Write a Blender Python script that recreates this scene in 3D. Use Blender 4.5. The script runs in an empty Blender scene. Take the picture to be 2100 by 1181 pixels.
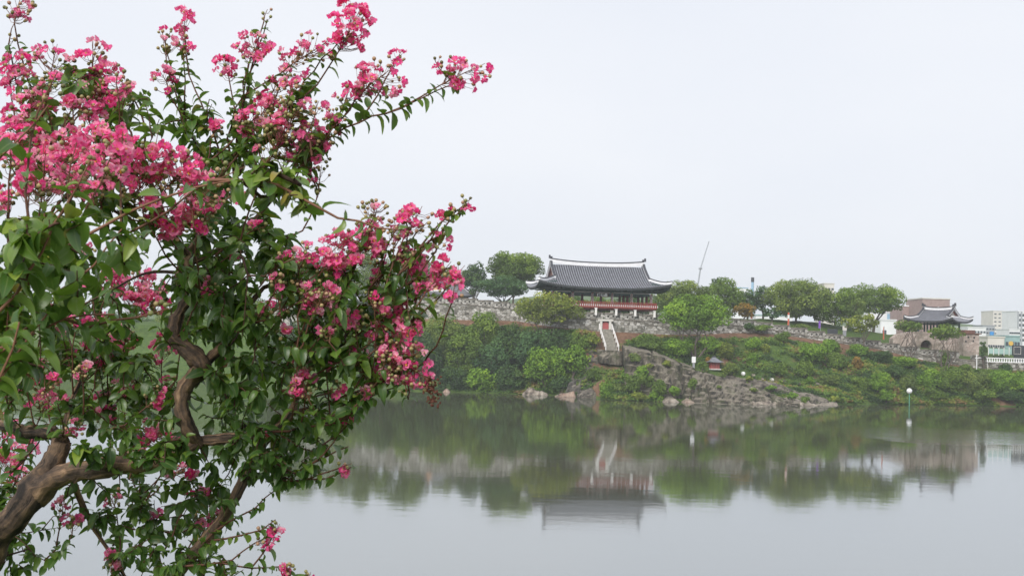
import bpy, bmesh, math, random
import numpy as np
from mathutils import Vector, Matrix

random.seed(11)
RNG = np.random.default_rng(11)
R = math.radians
scene = bpy.context.scene
COL = scene.collection

# ------------------------------------------------------------------ camera
FPX, PW, PH = 2250.0, 2100.0, 1181.0          # focal length and size of the photograph in its pixels
CAM = np.array((0.0, 0.0, 11.0))              # 11 m above the river, water at z = 0, looking along +Y
PITCH, ROLL = math.atan(94.5 / FPX), R(1.6)
_f = np.array((0, math.cos(PITCH), math.sin(PITCH)))
_r0 = np.array((1.0, 0, 0)); _u0 = np.array((0, -math.sin(PITCH), math.cos(PITCH)))
_r = math.cos(ROLL) * _r0 + math.sin(ROLL) * _u0
_u = -math.sin(ROLL) * _r0 + math.cos(ROLL) * _u0
cd = bpy.data.cameras.new('camera'); cam = bpy.data.objects.new('camera', cd); COL.objects.link(cam)
cd.sensor_width = 36; cd.lens = 36 * FPX / PW; cd.clip_start = 0.05; cd.clip_end = 6000
cd.dof.use_dof = True; cd.dof.focus_distance = 9.0; cd.dof.aperture_fstop = 16
cam.matrix_world = Matrix(((_r[0], _u[0], -_f[0], CAM[0]), (_r[1], _u[1], -_f[1], CAM[1]),
                           (_r[2], _u[2], -_f[2], CAM[2]), (0, 0, 0, 1)))
scene.camera = cam

# ------------------------------------------------------------------ sky, sun, exposure
SUN_EL, SUN_AZ = R(38), R(206)
world = bpy.data.worlds.new('World'); scene.world = world; world.use_nodes = True
nt = world.node_tree; nt.nodes.clear()
wo = nt.nodes.new('ShaderNodeOutputWorld'); bg = nt.nodes.new('ShaderNodeBackground'); bg.inputs[1].default_value = 0.05
sky = nt.nodes.new('ShaderNodeTexSky'); sky.sky_type = 'NISHITA'; sky.sun_disc = False
sky.sun_elevation = SUN_EL; sky.sun_rotation = SUN_AZ; sky.dust_density = 4.0
tc = nt.nodes.new('ShaderNodeTexCoord'); mp = nt.nodes.new('ShaderNodeMapping'); mp.inputs['Scale'].default_value = (1, 1, 2.6)
ns = nt.nodes.new('ShaderNodeTexNoise'); ns.inputs['Scale'].default_value = 1.6; ns.inputs['Detail'].default_value = 4; ns.inputs['Roughness'].default_value = 0.45
cr = nt.nodes.new('ShaderNodeValToRGB')
cr.color_ramp.elements[0].position = 0.30; cr.color_ramp.elements[0].color = (7.9, 8.33, 9.25, 1)
cr.color_ramp.elements[1].position = 0.72; cr.color_ramp.elements[1].color = (9.05, 9.28, 9.8, 1)
mx = nt.nodes.new('ShaderNodeMix'); mx.data_type = 'RGBA'; mx.inputs[0].default_value = 0.93
L = nt.links.new
L(tc.outputs['Generated'], mp.inputs[0]); L(mp.outputs[0], ns.inputs['Vector']); L(ns.outputs['Fac'], cr.inputs[0])
L(sky.outputs[0], mx.inputs[6]); L(cr.outputs[0], mx.inputs[7]); L(mx.outputs[2], bg.inputs[0]); L(bg.outputs[0], wo.inputs[0])
sd = bpy.data.lights.new('sun', 'SUN'); sd.energy = 1.5; sd.angle = R(35); sd.color = (1.0, 0.96, 0.9)
so = bpy.data.objects.new('sun', sd); COL.objects.link(so)
_sd = Vector((math.sin(SUN_AZ) * math.cos(SUN_EL), math.cos(SUN_AZ) * math.cos(SUN_EL), math.sin(SUN_EL)))
so.rotation_euler = _sd.to_track_quat('Z', 'Y').to_euler()
vs = scene.view_settings; vs.view_transform = 'Standard'; vs.look = 'None'; vs.gamma = 1.0; vs.exposure = 1.07; vs.use_curve_mapping = False
scene.render.engine = 'CYCLES'
cy = scene.cycles
cy.use_denoising = True; cy.max_bounces = 7; cy.diffuse_bounces = 5; cy.glossy_bounces = 3; cy.transmission_bounces = 4
cy.transparent_max_bounces = 6; cy.volume_bounces = 1; cy.caustics_reflective = False; cy.caustics_refractive = False
cy.use_adaptive_sampling = False

# ------------------------------------------------------------------ placing helpers
def ray(px, py):
    dx, dy = px - PW / 2, py - PH / 2
    c, s = math.cos(ROLL), math.sin(ROLL)
    x, y = c * dx + s * dy, -s * dx + c * dy
    return _f * FPX + _r0 * x - _u0 * y
def P(px, py, D):                      # the place at distance D (metres along +Y) seen at photo pixel px, py
    d = ray(px, py); return CAM + d * (D / d[1])
def PZ(px, D, z):                      # the place at distance D and height z in photo column px
    lo, hi = -4000.0, 6000.0
    for _ in range(50):
        m = (lo + hi) / 2
        if P(px, m, D)[2] > z: lo = m
        else: hi = m
    return P(px, lo, D)
def V3(*a): return np.array(a, float)
def unit(v): v = np.asarray(v, float); return v / (np.linalg.norm(v) + 1e-9)

# ------------------------------------------------------------------ mesh helpers
class MB:
    def __init__(s): s.v = []; s.f = []; s.t = []; s.n = 0
    def add(s, v, f, tint=0.5):
        v = np.asarray(v, float).reshape(-1, 3); s.v.append(v)
        s.f += [tuple(int(i) + s.n for i in q) for q in f]
        s.t += [tint] * len(f); s.n += len(v)
    def box(s, c, size, rz=0.0, tint=0.5):
        x, y, z = [k / 2 for k in size]
        v = V3([-x, -y, -z], [x, -y, -z], [x, y, -z], [-x, y, -z], [-x, -y, z], [x, -y, z], [x, y, z], [-x, y, z])
        if rz:
            cs, sn = math.cos(rz), math.sin(rz)
            v = np.c_[v[:, 0] * cs - v[:, 1] * sn, v[:, 0] * sn + v[:, 1] * cs, v[:, 2]]
        s.add(v + np.asarray(c), [(0, 3, 2, 1), (4, 5, 6, 7), (0, 1, 5, 4), (1, 2, 6, 5), (2, 3, 7, 6), (3, 0, 4, 7)], tint)
    def tube(s, pts, rad, n=6, cap=True, tint=0.5):
        pts = np.asarray(pts, float); m = len(pts)
        rad = np.full(m, rad) if np.isscalar(rad) else np.asarray(rad, float)
        t = np.gradient(pts, axis=0); t /= np.linalg.norm(t, axis=1)[:, None] + 1e-9
        a = V3(0, 0, 1) if abs(t[0][2]) < 0.9 else V3(1, 0, 0)
        u = unit(np.cross(t[0], a)); vs_ = []
        for i in range(m):
            u = unit(u - t[i] * np.dot(u, t[i])); w = np.cross(t[i], u)
            for k in range(n):
                an = 2 * math.pi * k / n
                vs_.append(pts[i] + rad[i] * (math.cos(an) * u + math.sin(an) * w))
        f = [(i * n + k, i * n + (k + 1) % n, (i + 1) * n + (k + 1) % n, (i + 1) * n + k) for i in range(m - 1) for k in range(n)]
        if cap: f += [tuple(range(n - 1, -1, -1)), tuple((m - 1) * n + k for k in range(n))]
        s.add(vs_, f, tint)
    def sweep(s, pts, w, h, tint=0.5):           # upright box section (w wide, h tall, standing on the line)
        pts = np.asarray(pts, float); m = len(pts); t = np.gradient(pts, axis=0); v = []
        for i in range(m):
            sd_ = unit(np.cross(t[i], V3(0, 0, 1))) * w / 2
            up = V3(0, 0, h)
            v += [pts[i] - sd_, pts[i] + sd_, pts[i] + sd_ + up, pts[i] - sd_ + up]
        f = [(i * 4 + k, i * 4 + (k + 1) % 4, i * 4 + 4 + (k + 1) % 4, i * 4 + 4 + k) for i in range(m - 1) for k in range(4)]
        f += [(3, 2, 1, 0), tuple((m - 1) * 4 + k for k in range(4))]
        s.add(v, f, tint)
    def ball(s, c, r, nu=8, nv=6, tint=0.5, jit=0.0, sc=(1, 1, 1)):
        v = [V3(0, 0, 1)]
        for i in range(1, nv):
            th = math.pi * i / nv
            for k in range(nu):
                ph = 2 * math.pi * k / nu
                v.append(V3(math.sin(th) * math.cos(ph), math.sin(th) * math.sin(ph), math.cos(th)))
        v.append(V3(0, 0, -1)); v = np.array(v) * r
        if jit: v = v * (1 + jit * RNG.uniform(-1, 1, (len(v), 1)))
        f = [(0, 1 + k, 1 + (k + 1) % nu) for k in range(nu)]
        for i in range(nv - 2):
            b = 1 + i * nu
            f += [(b + k, b + nu + k, b + nu + (k + 1) % nu, b + (k + 1) % nu) for k in range(nu)]
        b = 1 + (nv - 2) * nu; e = len(v) - 1
        f += [(e, b + (k + 1) % nu, b + k) for k in range(nu)]
        s.add(v * np.asarray(sc) + np.asarray(c), f, tint)
    def build(s, name, mat, parent=None, origin=(0, 0, 0), smooth=False, kind=None):
        v = np.concatenate(s.v) - np.asarray(origin)
        return link_mesh(name, v, s.f, mat, parent, origin, smooth, np.array(s.t), kind)

def mesh_data(name, v, f, mat, smooth=False, tint=None, across=None):
    me = bpy.data.meshes.new(name)
    if isinstance(f, np.ndarray):
        k = f.shape[1]
        me.vertices.add(len(v)); me.vertices.foreach_set('co', np.asarray(v, np.float32).ravel())
        me.loops.add(f.size); me.loops.foreach_set('vertex_index', f.astype(np.int32).ravel())
        me.polygons.add(len(f)); me.polygons.foreach_set('loop_start', np.arange(0, f.size, k, dtype=np.int32))
        me.update(calc_edges=True)
    else:
        me.from_pydata([tuple(q) for q in v], [], f); me.update()
    if tint is not None:
        a = me.attributes.new('tint', 'FLOAT', 'FACE'); a.data.foreach_set('value', np.asarray(tint, np.float32))
    if across is not None:
        a = me.attributes.new('across', 'FLOAT', 'POINT'); a.data.foreach_set('value', np.asarray(across, np.float32))
    if smooth: me.polygons.foreach_set('use_smooth', np.ones(len(me.polygons), bool))
    me.materials.append(mat)
    return me
def link(name, me, parent=None, loc=(0, 0, 0), kind=None):
    o = bpy.data.objects.new(name, me); COL.objects.link(o)
    if parent is not None: o.parent = parent
    o.location = [float(q) for q in loc]
    if kind: o['kind'] = kind
    return o
def link_mesh(name, v, f, mat, parent=None, origin=(0, 0, 0), smooth=False, tint=None, kind=None):
    loc = (0, 0, 0) if parent is not None else origin
    return link(name, mesh_data(name, v, f, mat, smooth, tint), parent, loc, kind)
def tag(o, label, cat=None, group=None):
    o['label'] = label
    if cat: o['category'] = cat
    if group: o['group'] = group
    return o
def thing(name, label, cat, loc=(0, 0, 0), rz=0.0, group=None):
    o = bpy.data.objects.new(name, None); COL.objects.link(o); o.empty_display_size = 0.3
    o.location = [float(q) for q in loc]; o.rotation_euler = (0, 0, rz)
    return tag(o, label, cat, group)

# ------------------------------------------------------------------ materials
class NT:
    def __init__(s, name):
        s.m = bpy.data.materials.new(name); s.m.use_nodes = True; s.t = s.m.node_tree; s.t.nodes.clear()
        s.out = s.n('OutputMaterial'); s.p = s.n('BsdfPrincipled'); s.l(s.p.outputs[0], s.out.inputs[0])
    def n(s, k, **kw):
        q = s.t.nodes.new('ShaderNode' + k)
        for a, b in kw.items(): setattr(q, a, b)
        return q
    def l(s, a, b): s.t.links.new(a, b)
    def coord(s, scale=(1, 1, 1), which='Object'):
        c = s.n('TexCoord'); m = s.n('Mapping'); m.inputs['Scale'].default_value = scale
        s.l(c.outputs[which], m.inputs[0]); return m.outputs[0]
    def noise(s, vec, scale, detail=4, rough=0.55):
        q = s.n('TexNoise'); q.inputs['Scale'].default_value = scale; q.inputs['Detail'].default_value = detail; q.inputs['Roughness'].default_value = rough
        if vec is not None: s.l(vec, q.inputs['Vector'])
        return q.outputs['Fac']
    def ramp(s, fac, stops, interp='LINEAR'):
        q = s.n('ValToRGB'); e = q.color_ramp.elements; q.color_ramp.interpolation = interp
        while len(e) < len(stops): e.new(0.5)
        for k, (p, c) in zip(e, stops): k.position = p; k.color = (*c, 1) if len(c) == 3 else c
        s.l(fac, q.inputs[0]); return q.outputs[0]
    def mix(s, fac, a, b, mode='MIX'):
        q = s.n('Mix', data_type='RGBA', blend_type=mode)
        for i, x in ((0, fac), (6, a), (7, b)):
            if hasattr(x, 'is_output'): s.l(x, q.inputs[i])
            else: q.inputs[i].default_value = x if i == 0 else (*x, 1)
        return q.outputs[2]
    def attr(s, name):
        q = s.n('Attribute'); q.attribute_name = name; return q.outputs['Fac']
    def math(s, op, a, b=0.0):
        q = s.n('Math', operation=op)
        for i, x in ((0, a), (1, b)):
            if hasattr(x, 'is_output'): s.l(x, q.inputs[i])
            else: q.inputs[i].default_value = x
        return q.outputs[0]
    def bump(s, h, strength=0.4, dist=0.05):
        b = s.n('Bump'); b.inputs['Strength'].default_value = strength; b.inputs['Distance'].default_value = dist
        s.l(h, b.inputs['Height']); s.l(b.outputs[0], s.p.inputs['Normal'])
    def base(s, c, rough=0.8, spec=0.3):
        if hasattr(c, 'is_output'): s.l(c, s.p.inputs['Base Color'])
        else: s.p.inputs['Base Color'].default_value = (*c, 1)
        s.p.inputs['Roughness'].default_value = rough; s.p.inputs['Specular IOR Level'].default_value = spec
        return s.m

def plain(name, c, rough=0.75, var=0.25, scale=1.5, spec=0.25, bump=0.0):
    t = NT(name); v = t.coord(); nz = t.noise(v, scale, 6, 0.65)
    d = tuple(k * (1 - var) for k in c); l = tuple(min(0.9, k * (1 + var)) for k in c)
    if bump: t.bump(nz, bump, 0.03)
    return t.base(t.ramp(nz, [(0.3, d), (0.7, l)]), rough, spec)
def leafy(name, stops, trans=0.3, rough=0.5, spec=0.3, vein=False):
    t = NT(name); c = t.ramp(t.attr('tint'), stops); back = c
    if vein:
        g = t.n('NewGeometry'); back = t.mix(g.outputs['Backfacing'], c, t.mix(0.45, c, (0.16, 0.24, 0.13)))
    t.base(back, rough, spec)
    tr = t.n('BsdfTranslucent'); t.l(t.mix(0.5, back, (0.35, 0.5, 0.05), 'MIX') if trans > 0 else back, tr.inputs[0])
    m = t.n('MixShader'); m.inputs[0].default_value = trans
    t.l(t.p.outputs[0], m.inputs[1]); t.l(tr.outputs[0], m.inputs[2]); t.l(m.outputs[0], t.out.inputs[0])
    return t.m
M = {}
G = lambda k, a=1.0: tuple(q * a for q in k)
# far foliage colours
def fol(name, c):
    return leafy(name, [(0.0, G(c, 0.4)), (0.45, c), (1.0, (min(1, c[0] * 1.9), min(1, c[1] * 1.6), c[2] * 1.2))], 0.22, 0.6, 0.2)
M['f_mid'] = fol('foliage_mid_green', (0.12, 0.20, 0.036))
M['f_dark'] = fol('foliage_dark_green', (0.056, 0.112, 0.036))
M['f_blue'] = fol('foliage_blue_green', (0.066, 0.14, 0.058))
M['f_bright'] = fol('foliage_bright_green', (0.15, 0.28, 0.034))
M['f_yellow'] = fol('foliage_yellow_green', (0.205, 0.262, 0.046))
M['f_olive'] = fol('foliage_olive', (0.142, 0.208, 0.05))
M['f_amber'] = fol('foliage_amber', (0.23, 0.15, 0.035))
M['bark_far'] = plain('bark_grey_brown', (0.11, 0.09, 0.075), 0.9, 0.4, 3)
# stone
def stone_wall(name, sx, sz, cols, mortar=(0.05, 0.048, 0.042), edge=0.05):
    t = NT(name); v = t.coord((1 / sx, 1 / sx, 1 / sz))
    vo = t.n('TexVoronoi', feature='F1'); vo.inputs['Scale'].default_value = 1; vo.inputs['Randomness'].default_value = 0.75; t.l(v, vo.inputs['Vector'])
    ve = t.n('TexVoronoi', feature='DISTANCE_TO_EDGE'); ve.inputs['Scale'].default_value = 1; ve.inputs['Randomness'].default_value = 0.75; t.l(v, ve.inputs['Vector'])
    bw = t.n('RGBToBW'); t.l(vo.outputs['Color'], bw.inputs[0])
    c = t.ramp(bw.outputs[0], cols)
    big = t.noise(t.coord(), 0.35, 5, 0.7); c = t.mix(t.ramp(big, [(0.46, (0, 0, 0)), (0.66, (0.6, 0.6, 0.6))]), c, (0.085, 0.095, 0.06))
    fine = t.noise(t.coord(), 6, 5, 0.7); c = t.mix(0.55, c, t.ramp(fine, [(0.3, (0.25, 0.25, 0.25)), (0.7, (1, 1, 1))]), 'MULTIPLY')
    e = t.ramp(ve.outputs['Distance'], [(0.0, (0, 0, 0)), (edge, (1, 1, 1))])
    t.bump(e, 0.9, 0.08)
    return t.base(t.mix(e, mortar, c), 0.9, 0.2)
GREYS = [(0.1, (0.13, 0.122, 0.1)), (0.4, (0.32, 0.30, 0.26)), (0.6, (0.46, 0.44, 0.40)), (0.9, (0.72, 0.70, 0.66))]
M['wall'] = stone_wall('castle_wall_stone', 0.78, 0.46, GREYS)
M['parapet'] = stone_wall('parapet_stone', 0.7, 0.5, [(0.1, (0.2, 0.19, 0.165)), (0.5, (0.44, 0.42, 0.38)), (0.9, (0.68, 0.66, 0.62))])
M['pink_granite'] = stone_wall('pink_granite_blocks', 0.9, 0.5, [(0.1, (0.42, 0.33, 0.29)), (0.5, (0.52, 0.42, 0.37)), (0.9, (0.62, 0.52, 0.47))], (0.26, 0.2, 0.17), 0.03)
M['coping'] = plain('weathered_coping', (0.20, 0.18, 0.155), 0.9, 0.5, 1.2)
M['granite'] = plain('pale_granite', (0.58, 0.56, 0.52), 0.8, 0.15, 3)
M['white_stone'] = plain('white_stone', (0.74, 0.72, 0.70), 0.7, 0.1, 4)
M['dark'] = plain('opening_shade_black', (0.02, 0.02, 0.022), 0.9, 0.3)  # near-black colour standing in for the shade inside openings
def streaked(name, cols, sx=1.6, sz=0.16, moss=0.0):
    t = NT(name); v = t.coord((sx, sx, sz)); a = t.noise(v, 1.0, 6, 0.6)
    b = t.noise(t.coord(), 0.5, 6, 0.7); c = t.noise(t.coord(), 5.0, 6, 0.7)
    f = t.math('ADD', t.math('MULTIPLY', a, 0.6), t.math('ADD', t.math('MULTIPLY', b, 0.28), t.math('MULTIPLY', c, 0.14)))
    t.bump(t.math('ADD', c, t.math('MULTIPLY', a, 0.8)), 0.9, 0.22); col = t.ramp(f, cols)
    if moss:
        mz = t.noise(t.coord((1, 1, 0.8)), 0.55, 6, 0.72); col = t.mix(t.ramp(mz, [(0.5, (0, 0, 0)), (0.62, (moss, moss, moss))]), col, (0.055, 0.07, 0.028))
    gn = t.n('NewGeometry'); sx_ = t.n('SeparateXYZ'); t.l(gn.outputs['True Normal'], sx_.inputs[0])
    tp = t.ramp(sx_.outputs[2], [(0.62, (0, 0, 0)), (0.9, (0.6, 0.6, 0.6))]); col = t.mix(tp, col, t.ramp(c, [(0.3, (0.16, 0.14, 0.11)), (0.7, (0.42, 0.37, 0.30))]))   # paler tan on upward-facing surfaces
    return t.base(col, 0.9, 0.2)
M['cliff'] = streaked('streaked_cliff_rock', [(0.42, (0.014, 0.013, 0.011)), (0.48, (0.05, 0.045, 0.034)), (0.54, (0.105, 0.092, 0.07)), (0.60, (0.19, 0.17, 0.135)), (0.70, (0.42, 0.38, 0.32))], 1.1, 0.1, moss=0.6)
M['dark_rock'] = streaked('dark_outcrop_rock', [(0.38, (0.022, 0.021, 0.02)), (0.5, (0.075, 0.07, 0.062)), (0.64, (0.19, 0.175, 0.155))], 0.8, 0.8)  # darker rock tone for the outcrop
M['slab'] = streaked('grey_slab_rock', [(0.40, (0.03, 0.027, 0.024)), (0.5, (0.09, 0.08, 0.068)), (0.64, (0.24, 0.21, 0.175))], 0.5, 1.8, 0.6)
M['boulder'] = streaked('pale_boulder_rock', [(0.40, (0.07, 0.06, 0.05)), (0.5, (0.24, 0.2, 0.165)), (0.62, (0.50, 0.44, 0.37))], 0.9, 0.9)
M['pink_rock'] = streaked('pinkish_boulder_rock', [(0.40, (0.08, 0.055, 0.045)), (0.5, (0.27, 0.18, 0.14)), (0.62, (0.45, 0.34, 0.27))], 0.9, 0.9)
# roof and timber
M['tile'] = plain('dark_roof_tile', (0.19, 0.195, 0.22), 0.5, 0.3, 1.3, 0.4)
M['eave'] = plain('dark_eave_board', (0.045, 0.05, 0.052), 0.7, 0.3, 2)
M['tile_bed'] = plain('roof_tile_bed', (0.042, 0.044, 0.053), 0.8, 0.3, 2)
M['plaster'] = plain('white_ridge_plaster', (0.80, 0.80, 0.82), 0.8, 0.08, 1.5)
M['cap_tile'] = plain('ridge_cap_tile', (0.06, 0.062, 0.072), 0.6, 0.3, 2)
M['red_wood'] = plain('red_painted_timber', (0.20, 0.045, 0.035), 0.6, 0.3, 2)
M['red_rail'] = plain('red_balustrade_paint', (0.34, 0.075, 0.06), 0.6, 0.25, 3)
M['green_wood'] = plain('green_painted_timber', (0.045, 0.085, 0.075), 0.65, 0.4, 2)
M['teal_wood'] = plain('teal_painted_bracket', (0.09, 0.15, 0.14), 0.65, 0.4, 4)
M['gable'] = plain('dark_gable_board', (0.15, 0.075, 0.06), 0.8, 0.4, 2)
M['peach'] = plain('peach_gable_plaster', (0.62, 0.36, 0.22), 0.8, 0.12, 1)
M['pale_gable'] = plain('pale_gable_plaster', (0.50, 0.46, 0.42), 0.8, 0.15, 1)
M['door_red'] = plain('faded_red_door', (0.36, 0.085, 0.085), 0.6, 0.2, 2)
M['white_paint'] = plain('white_paint', (0.78, 0.78, 0.78), 0.55, 0.06, 3)
M['steel'] = plain('grey_steel', (0.28, 0.29, 0.31), 0.5, 0.2, 2)
M['green_paint'] = plain('green_post_paint', (0.12, 0.34, 0.24), 0.5, 0.15, 3)
M['globe'] = plain('white_globe', (0.8, 0.8, 0.8), 0.25, 0.05, 2, 0.5)
M['orange'] = plain('orange_cloth', (0.52, 0.13, 0.07), 0.8, 0.15)
M['purple'] = plain('purple_cloth', (0.22, 0.10, 0.42), 0.8, 0.15)
M['board_dark'] = plain('dark_board', (0.05, 0.055, 0.062), 0.5, 0.2)
M['step'] = plain('worn_stone_step', (0.25, 0.235, 0.2), 0.9, 0.4, 2)
# ================================================================== the setting
# ---- river
t = NT('river_water')
v = t.coord((1, 0.55, 1))
n1 = t.noise(v, 0.9, 3, 0.5); n2 = t.noise(v, 0.05, 3, 0.5)
wv = t.noise(t.coord((0.35, 1.3, 1)), 1.8, 3, 0.55)
patch = t.ramp(n2, [(0.57, (0, 0, 0)), (0.70, (0.5, 0.5, 0.5))])
mpw = t.n('Mapping'); mpw.inputs['Location'].default_value = (-2.35, -9.9, 0); mpw.inputs['Scale'].default_value = (1 / 28, 1 / 14, 1)   # breeze patch near the right bank
tcw = t.n('TexCoord'); t.l(tcw.outputs['Object'], mpw.inputs[0]); ln_ = t.n('VectorMath', operation='LENGTH'); t.l(mpw.outputs[0], ln_.inputs[0])
gust = t.ramp(t.math('ADD', ln_.outputs['Value'], t.math('MULTIPLY', t.math('SUBTRACT', n2, 0.5), 1.6)), [(0.55, (1, 1, 1)), (0.95, (0, 0, 0))])
patch = t.math('MAXIMUM', patch, t.math('MULTIPLY', gust, 3.0))
h = t.math('ADD', t.math('MULTIPLY', n1, 0.45), t.math('MULTIPLY', t.math('MULTIPLY', wv, patch), 1.0))
gw = t.noise(t.coord((0.16, 0.5, 1)), 1.0, 4, 0.6)
h = t.math('ADD', h, t.math('MULTIPLY', gw, t.math('ADD', 0.9, t.math('MULTIPLY', gust, 9.0))))
t.bump(h, 0.16, 0.035)
t.base((0.078, 0.08, 0.044), 1.0, 0.0)
bmp = [q for q in t.t.nodes if q.bl_idname == 'ShaderNodeBump'][0]
t.t.links.remove(t.p.inputs['Normal'].links[0])
gl = t.n('BsdfGlossy'); gl.inputs['Roughness'].default_value = 0.052; gl.inputs['Color'].default_value = (0.92, 0.95, 0.99, 1)
t.l(bmp.outputs[0], gl.inputs['Normal'])
fr = t.n('Fresnel'); fr.inputs['IOR'].default_value = 1.62
t.l(bmp.outputs[0], fr.inputs['Normal'])
ms = t.n('MixShader'); t.l(t.math('MULTIPLY', t.math('POWER', fr.outputs[0], 0.36), 0.83), ms.inputs[0]); t.l(t.p.outputs[0], ms.inputs[1]); t.l(gl.outputs[0], ms.inputs[2]); t.l(ms.outputs[0], t.out.inputs[0])
M['water'] = t.m
w = MB(); w.add([(-900, -80, 0), (900, -80, 0), (900, 320, 0), (-900, 320, 0)], [(0, 1, 2, 3)])
w.build('river_water', M['water'], kind='structure')

# ---- terrain of the far bank: columns of control points, seen from the shore up to the castle wall and on to the town
def zof(px, py, D): return P(px, py, D)[2]
#        px    shoreD  (midD, mid z)  (bermD, berm py)  (wallD, base py)  wall top py   plateau z (D+26)
COLS = [(-1500, 216, (221, 2.5), (229, 5.0, 'z'), (236, 6.0, 'z'), 9.0, 9.0),
        (-300, 213, (219, 2.5), (228, 4.6, 'z'), (236, 6.5, 'z'), 10.0, 9.5),
        (300, 210, (216, 2.2), (226, 4.2, 'z'), (234, 8.0, 'z'), 12.0, 12.0),
        (600, 207, (213, 2.4), (224, 7.0, 'z'), (231, 11.5, 'z'), 15.0, 15.0),
        (850, 203, (211, 3.5), (222, 10.5, 'z'), (228, 13.6, 'z'), 18.3, 17.2),
        (960, 203, (211, 3.5), (220, 10.5, 'z'), (225, 13.6, 'z'), 18.1, 17.0),
        (1060, 203, (209, 3.5), (217, 10.5, 'z'), (220, 13.6, 'z'), 17.2, 16.4),
        (1130, 202, (207, 3.8), (211, 10.8, 'z'), (213, 12.6, 'z'), 16.0, 15.2),
        (1200, 198, (201, 3.2), (206.5, 11.0, 'z'), (209.6, 12.1, 'z'), 15.6, 15.0),
        (1235, 195, (198, 2.6), (204.4, 7.7, 'z'), (209.3, 11.9, 'z'), 15.6, 15.0),
        (1280, 192.5, (196, 1.1), (204.4, 7.7, 'z'), (209.3, 11.9, 'z'), 15.6, 15.0),
        (1370, 191, (197, 1.2), (205.5, 10.2, 'z'), (210.5, 11.7, 'z'), 15.4, 15.2),
        (1450, 191, (198, 2.4), (207, 10.0, 'z'), (214, 12.0, 'z'), 15.3, 15.5),
        (1500, 191, (199, 2.8), (208, 9.8, 'z'), (217, 12.4, 'z'), 15.35, 15.9),
        (1560, 192, (200, 2.8), (209, 9.6, 'z'), (219, 12.6, 'z'), 14.9, 15.9),
        (1640, 194, (201, 2.6), (211, 8.8, 'z'), (220.5, 11.9, 'z'), 13.9, 15.8),
        (1700, 197, (202, 2.6), (212, 8.4, 'z'), (221, 11.2, 'z'), 13.0, 15.2),
        (1800, 202, (206, 3.0), (213, 7.8, 'z'), (220, 10.0, 'z'), 11.7, 13.7),
        (1900, 207, (210, 3.0), (214, 6.6, 'z'), (218, 8.0, 'z'), 10.4, 12.6),
        (2010, 208, (210, 2.6), (212.5, 5.6, 'z'), (214.5, 6.8, 'z'), 9.6, 11.0),
        (2100, 207, (209.5, 2.6), (211.5, 5.2, 'z'), (213.5, 6.8, 'z'), 9.2, 10.0),
        (2700, 205, (208, 2.6), (210, 5.0, 'z'), (212, 6.6, 'z'), 9.0, 9.2)]
def colpts(c):
    px, sD, (mD, mz), bm, wb, wt, pz = c
    bz, wz = bm[1], wb[1]
    ys = [sD - 9, sD - 2.2, sD, mD, bm[0], wb[0] - 0.6, wb[0] + 1.2, wb[0] + 1.6, wb[0] + 26, 330, 520, 900]
    zs = [-5, -0.9, 0, mz, bz, wz, wz + 0.1, wt - 1.3, pz, 11, 10.5, 10]
    return [np.array((PZ(px, y, z)[0], y, z)) for y, z in zip(ys, zs)]
CP = [colpts(c) for c in COLS]; CX = [c[0] for c in COLS]
NSUB = [3, 3, 10, 12, 8, 2, 2, 8, 8, 6, 6]
pxs = np.concatenate([np.linspace(-1500, 800, 70, endpoint=False), np.linspace(800, 2150, 400, endpoint=False), np.linspace(2150, 2700, 20)])
LEV = np.array(CP)                                          # columns, levels, xyz
def hashnoise(x, y, s, seed=0):
    # smooth value noise
    x, y = np.asarray(x) / s, np.asarray(y) / s
    xi, yi = np.floor(x).astype(int), np.floor(y).astype(int); fx, fy = x - xi, y - yi
    def hsh(a, b):
        q = np.sin(a * 127.1 + b * 311.7 + seed * 74.7) * 43758.5453; return q - np.floor(q)
    fx, fy = fx * fx * (3 - 2 * fx), fy * fy * (3 - 2 * fy)
    return (hsh(xi, yi) * (1 - fx) + hsh(xi + 1, yi) * fx) * (1 - fy) + (hsh(xi, yi + 1) * (1 - fx) + hsh(xi + 1, yi + 1) * fx) * fy - 0.5
def terrain_col(px):
    return np.array([[np.interp(px, CX, LEV[:, k, a]) for a in range(3)] for k in range(LEV.shape[1])])
rows = []; rowlev = []
for k, nsub in enumerate(NSUB):
    for j in range(nsub):
        rowlev.append(k + j / nsub)
rowlev.append(len(NSUB)); rowlev = np.array(rowlev)
TG = np.zeros((len(pxs), len(rowlev), 3))
for i, p in enumerate(pxs):
    c = terrain_col(p); kk = np.arange(len(c))
    for a in range(3): TG[i, :, a] = np.interp(rowlev, kk, c[:, a])
amp = np.interp(rowlev, [0, 2, 2.4, 4, 4.8, 5, 7, 8, 11], [0.2, 0.25, 0.9, 1.0, 0.25, 0.0, 0.0, 0.5, 2.0])
TG[:, :, 2] += amp * (0.9 * hashnoise(TG[:, :, 0], TG[:, :, 1] * 1.6, 4.0, 1) + 0.5 * hashnoise(TG[:, :, 0], TG[:, :, 1] * 2, 1.3, 2))
nI, nJ = TG.shape[:2]
idx = np.arange(nI * nJ).reshape(nI, nJ)
TF = np.stack([idx[:-1, :-1], idx[1:, :-1], idx[1:, 1:], idx[:-1, 1:]], -1).reshape(-1, 4)
lv = np.broadcast_to((rowlev[:-1] + rowlev[1:])[None, :] / 2, (nI - 1, nJ - 1))
fpx = np.broadcast_to(((pxs[:-1] + pxs[1:]) / 2)[:, None], lv.shape)
fc = TG[:-1, :-1]
bare = np.clip(1.6 * hashnoise(fc[..., 0], fc[..., 1] * 1.5, 7, 5) + 0.9 * hashnoise(fc[..., 0], fc[..., 1] * 2, 2, 6) + 0.16, 0, 1)
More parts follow.
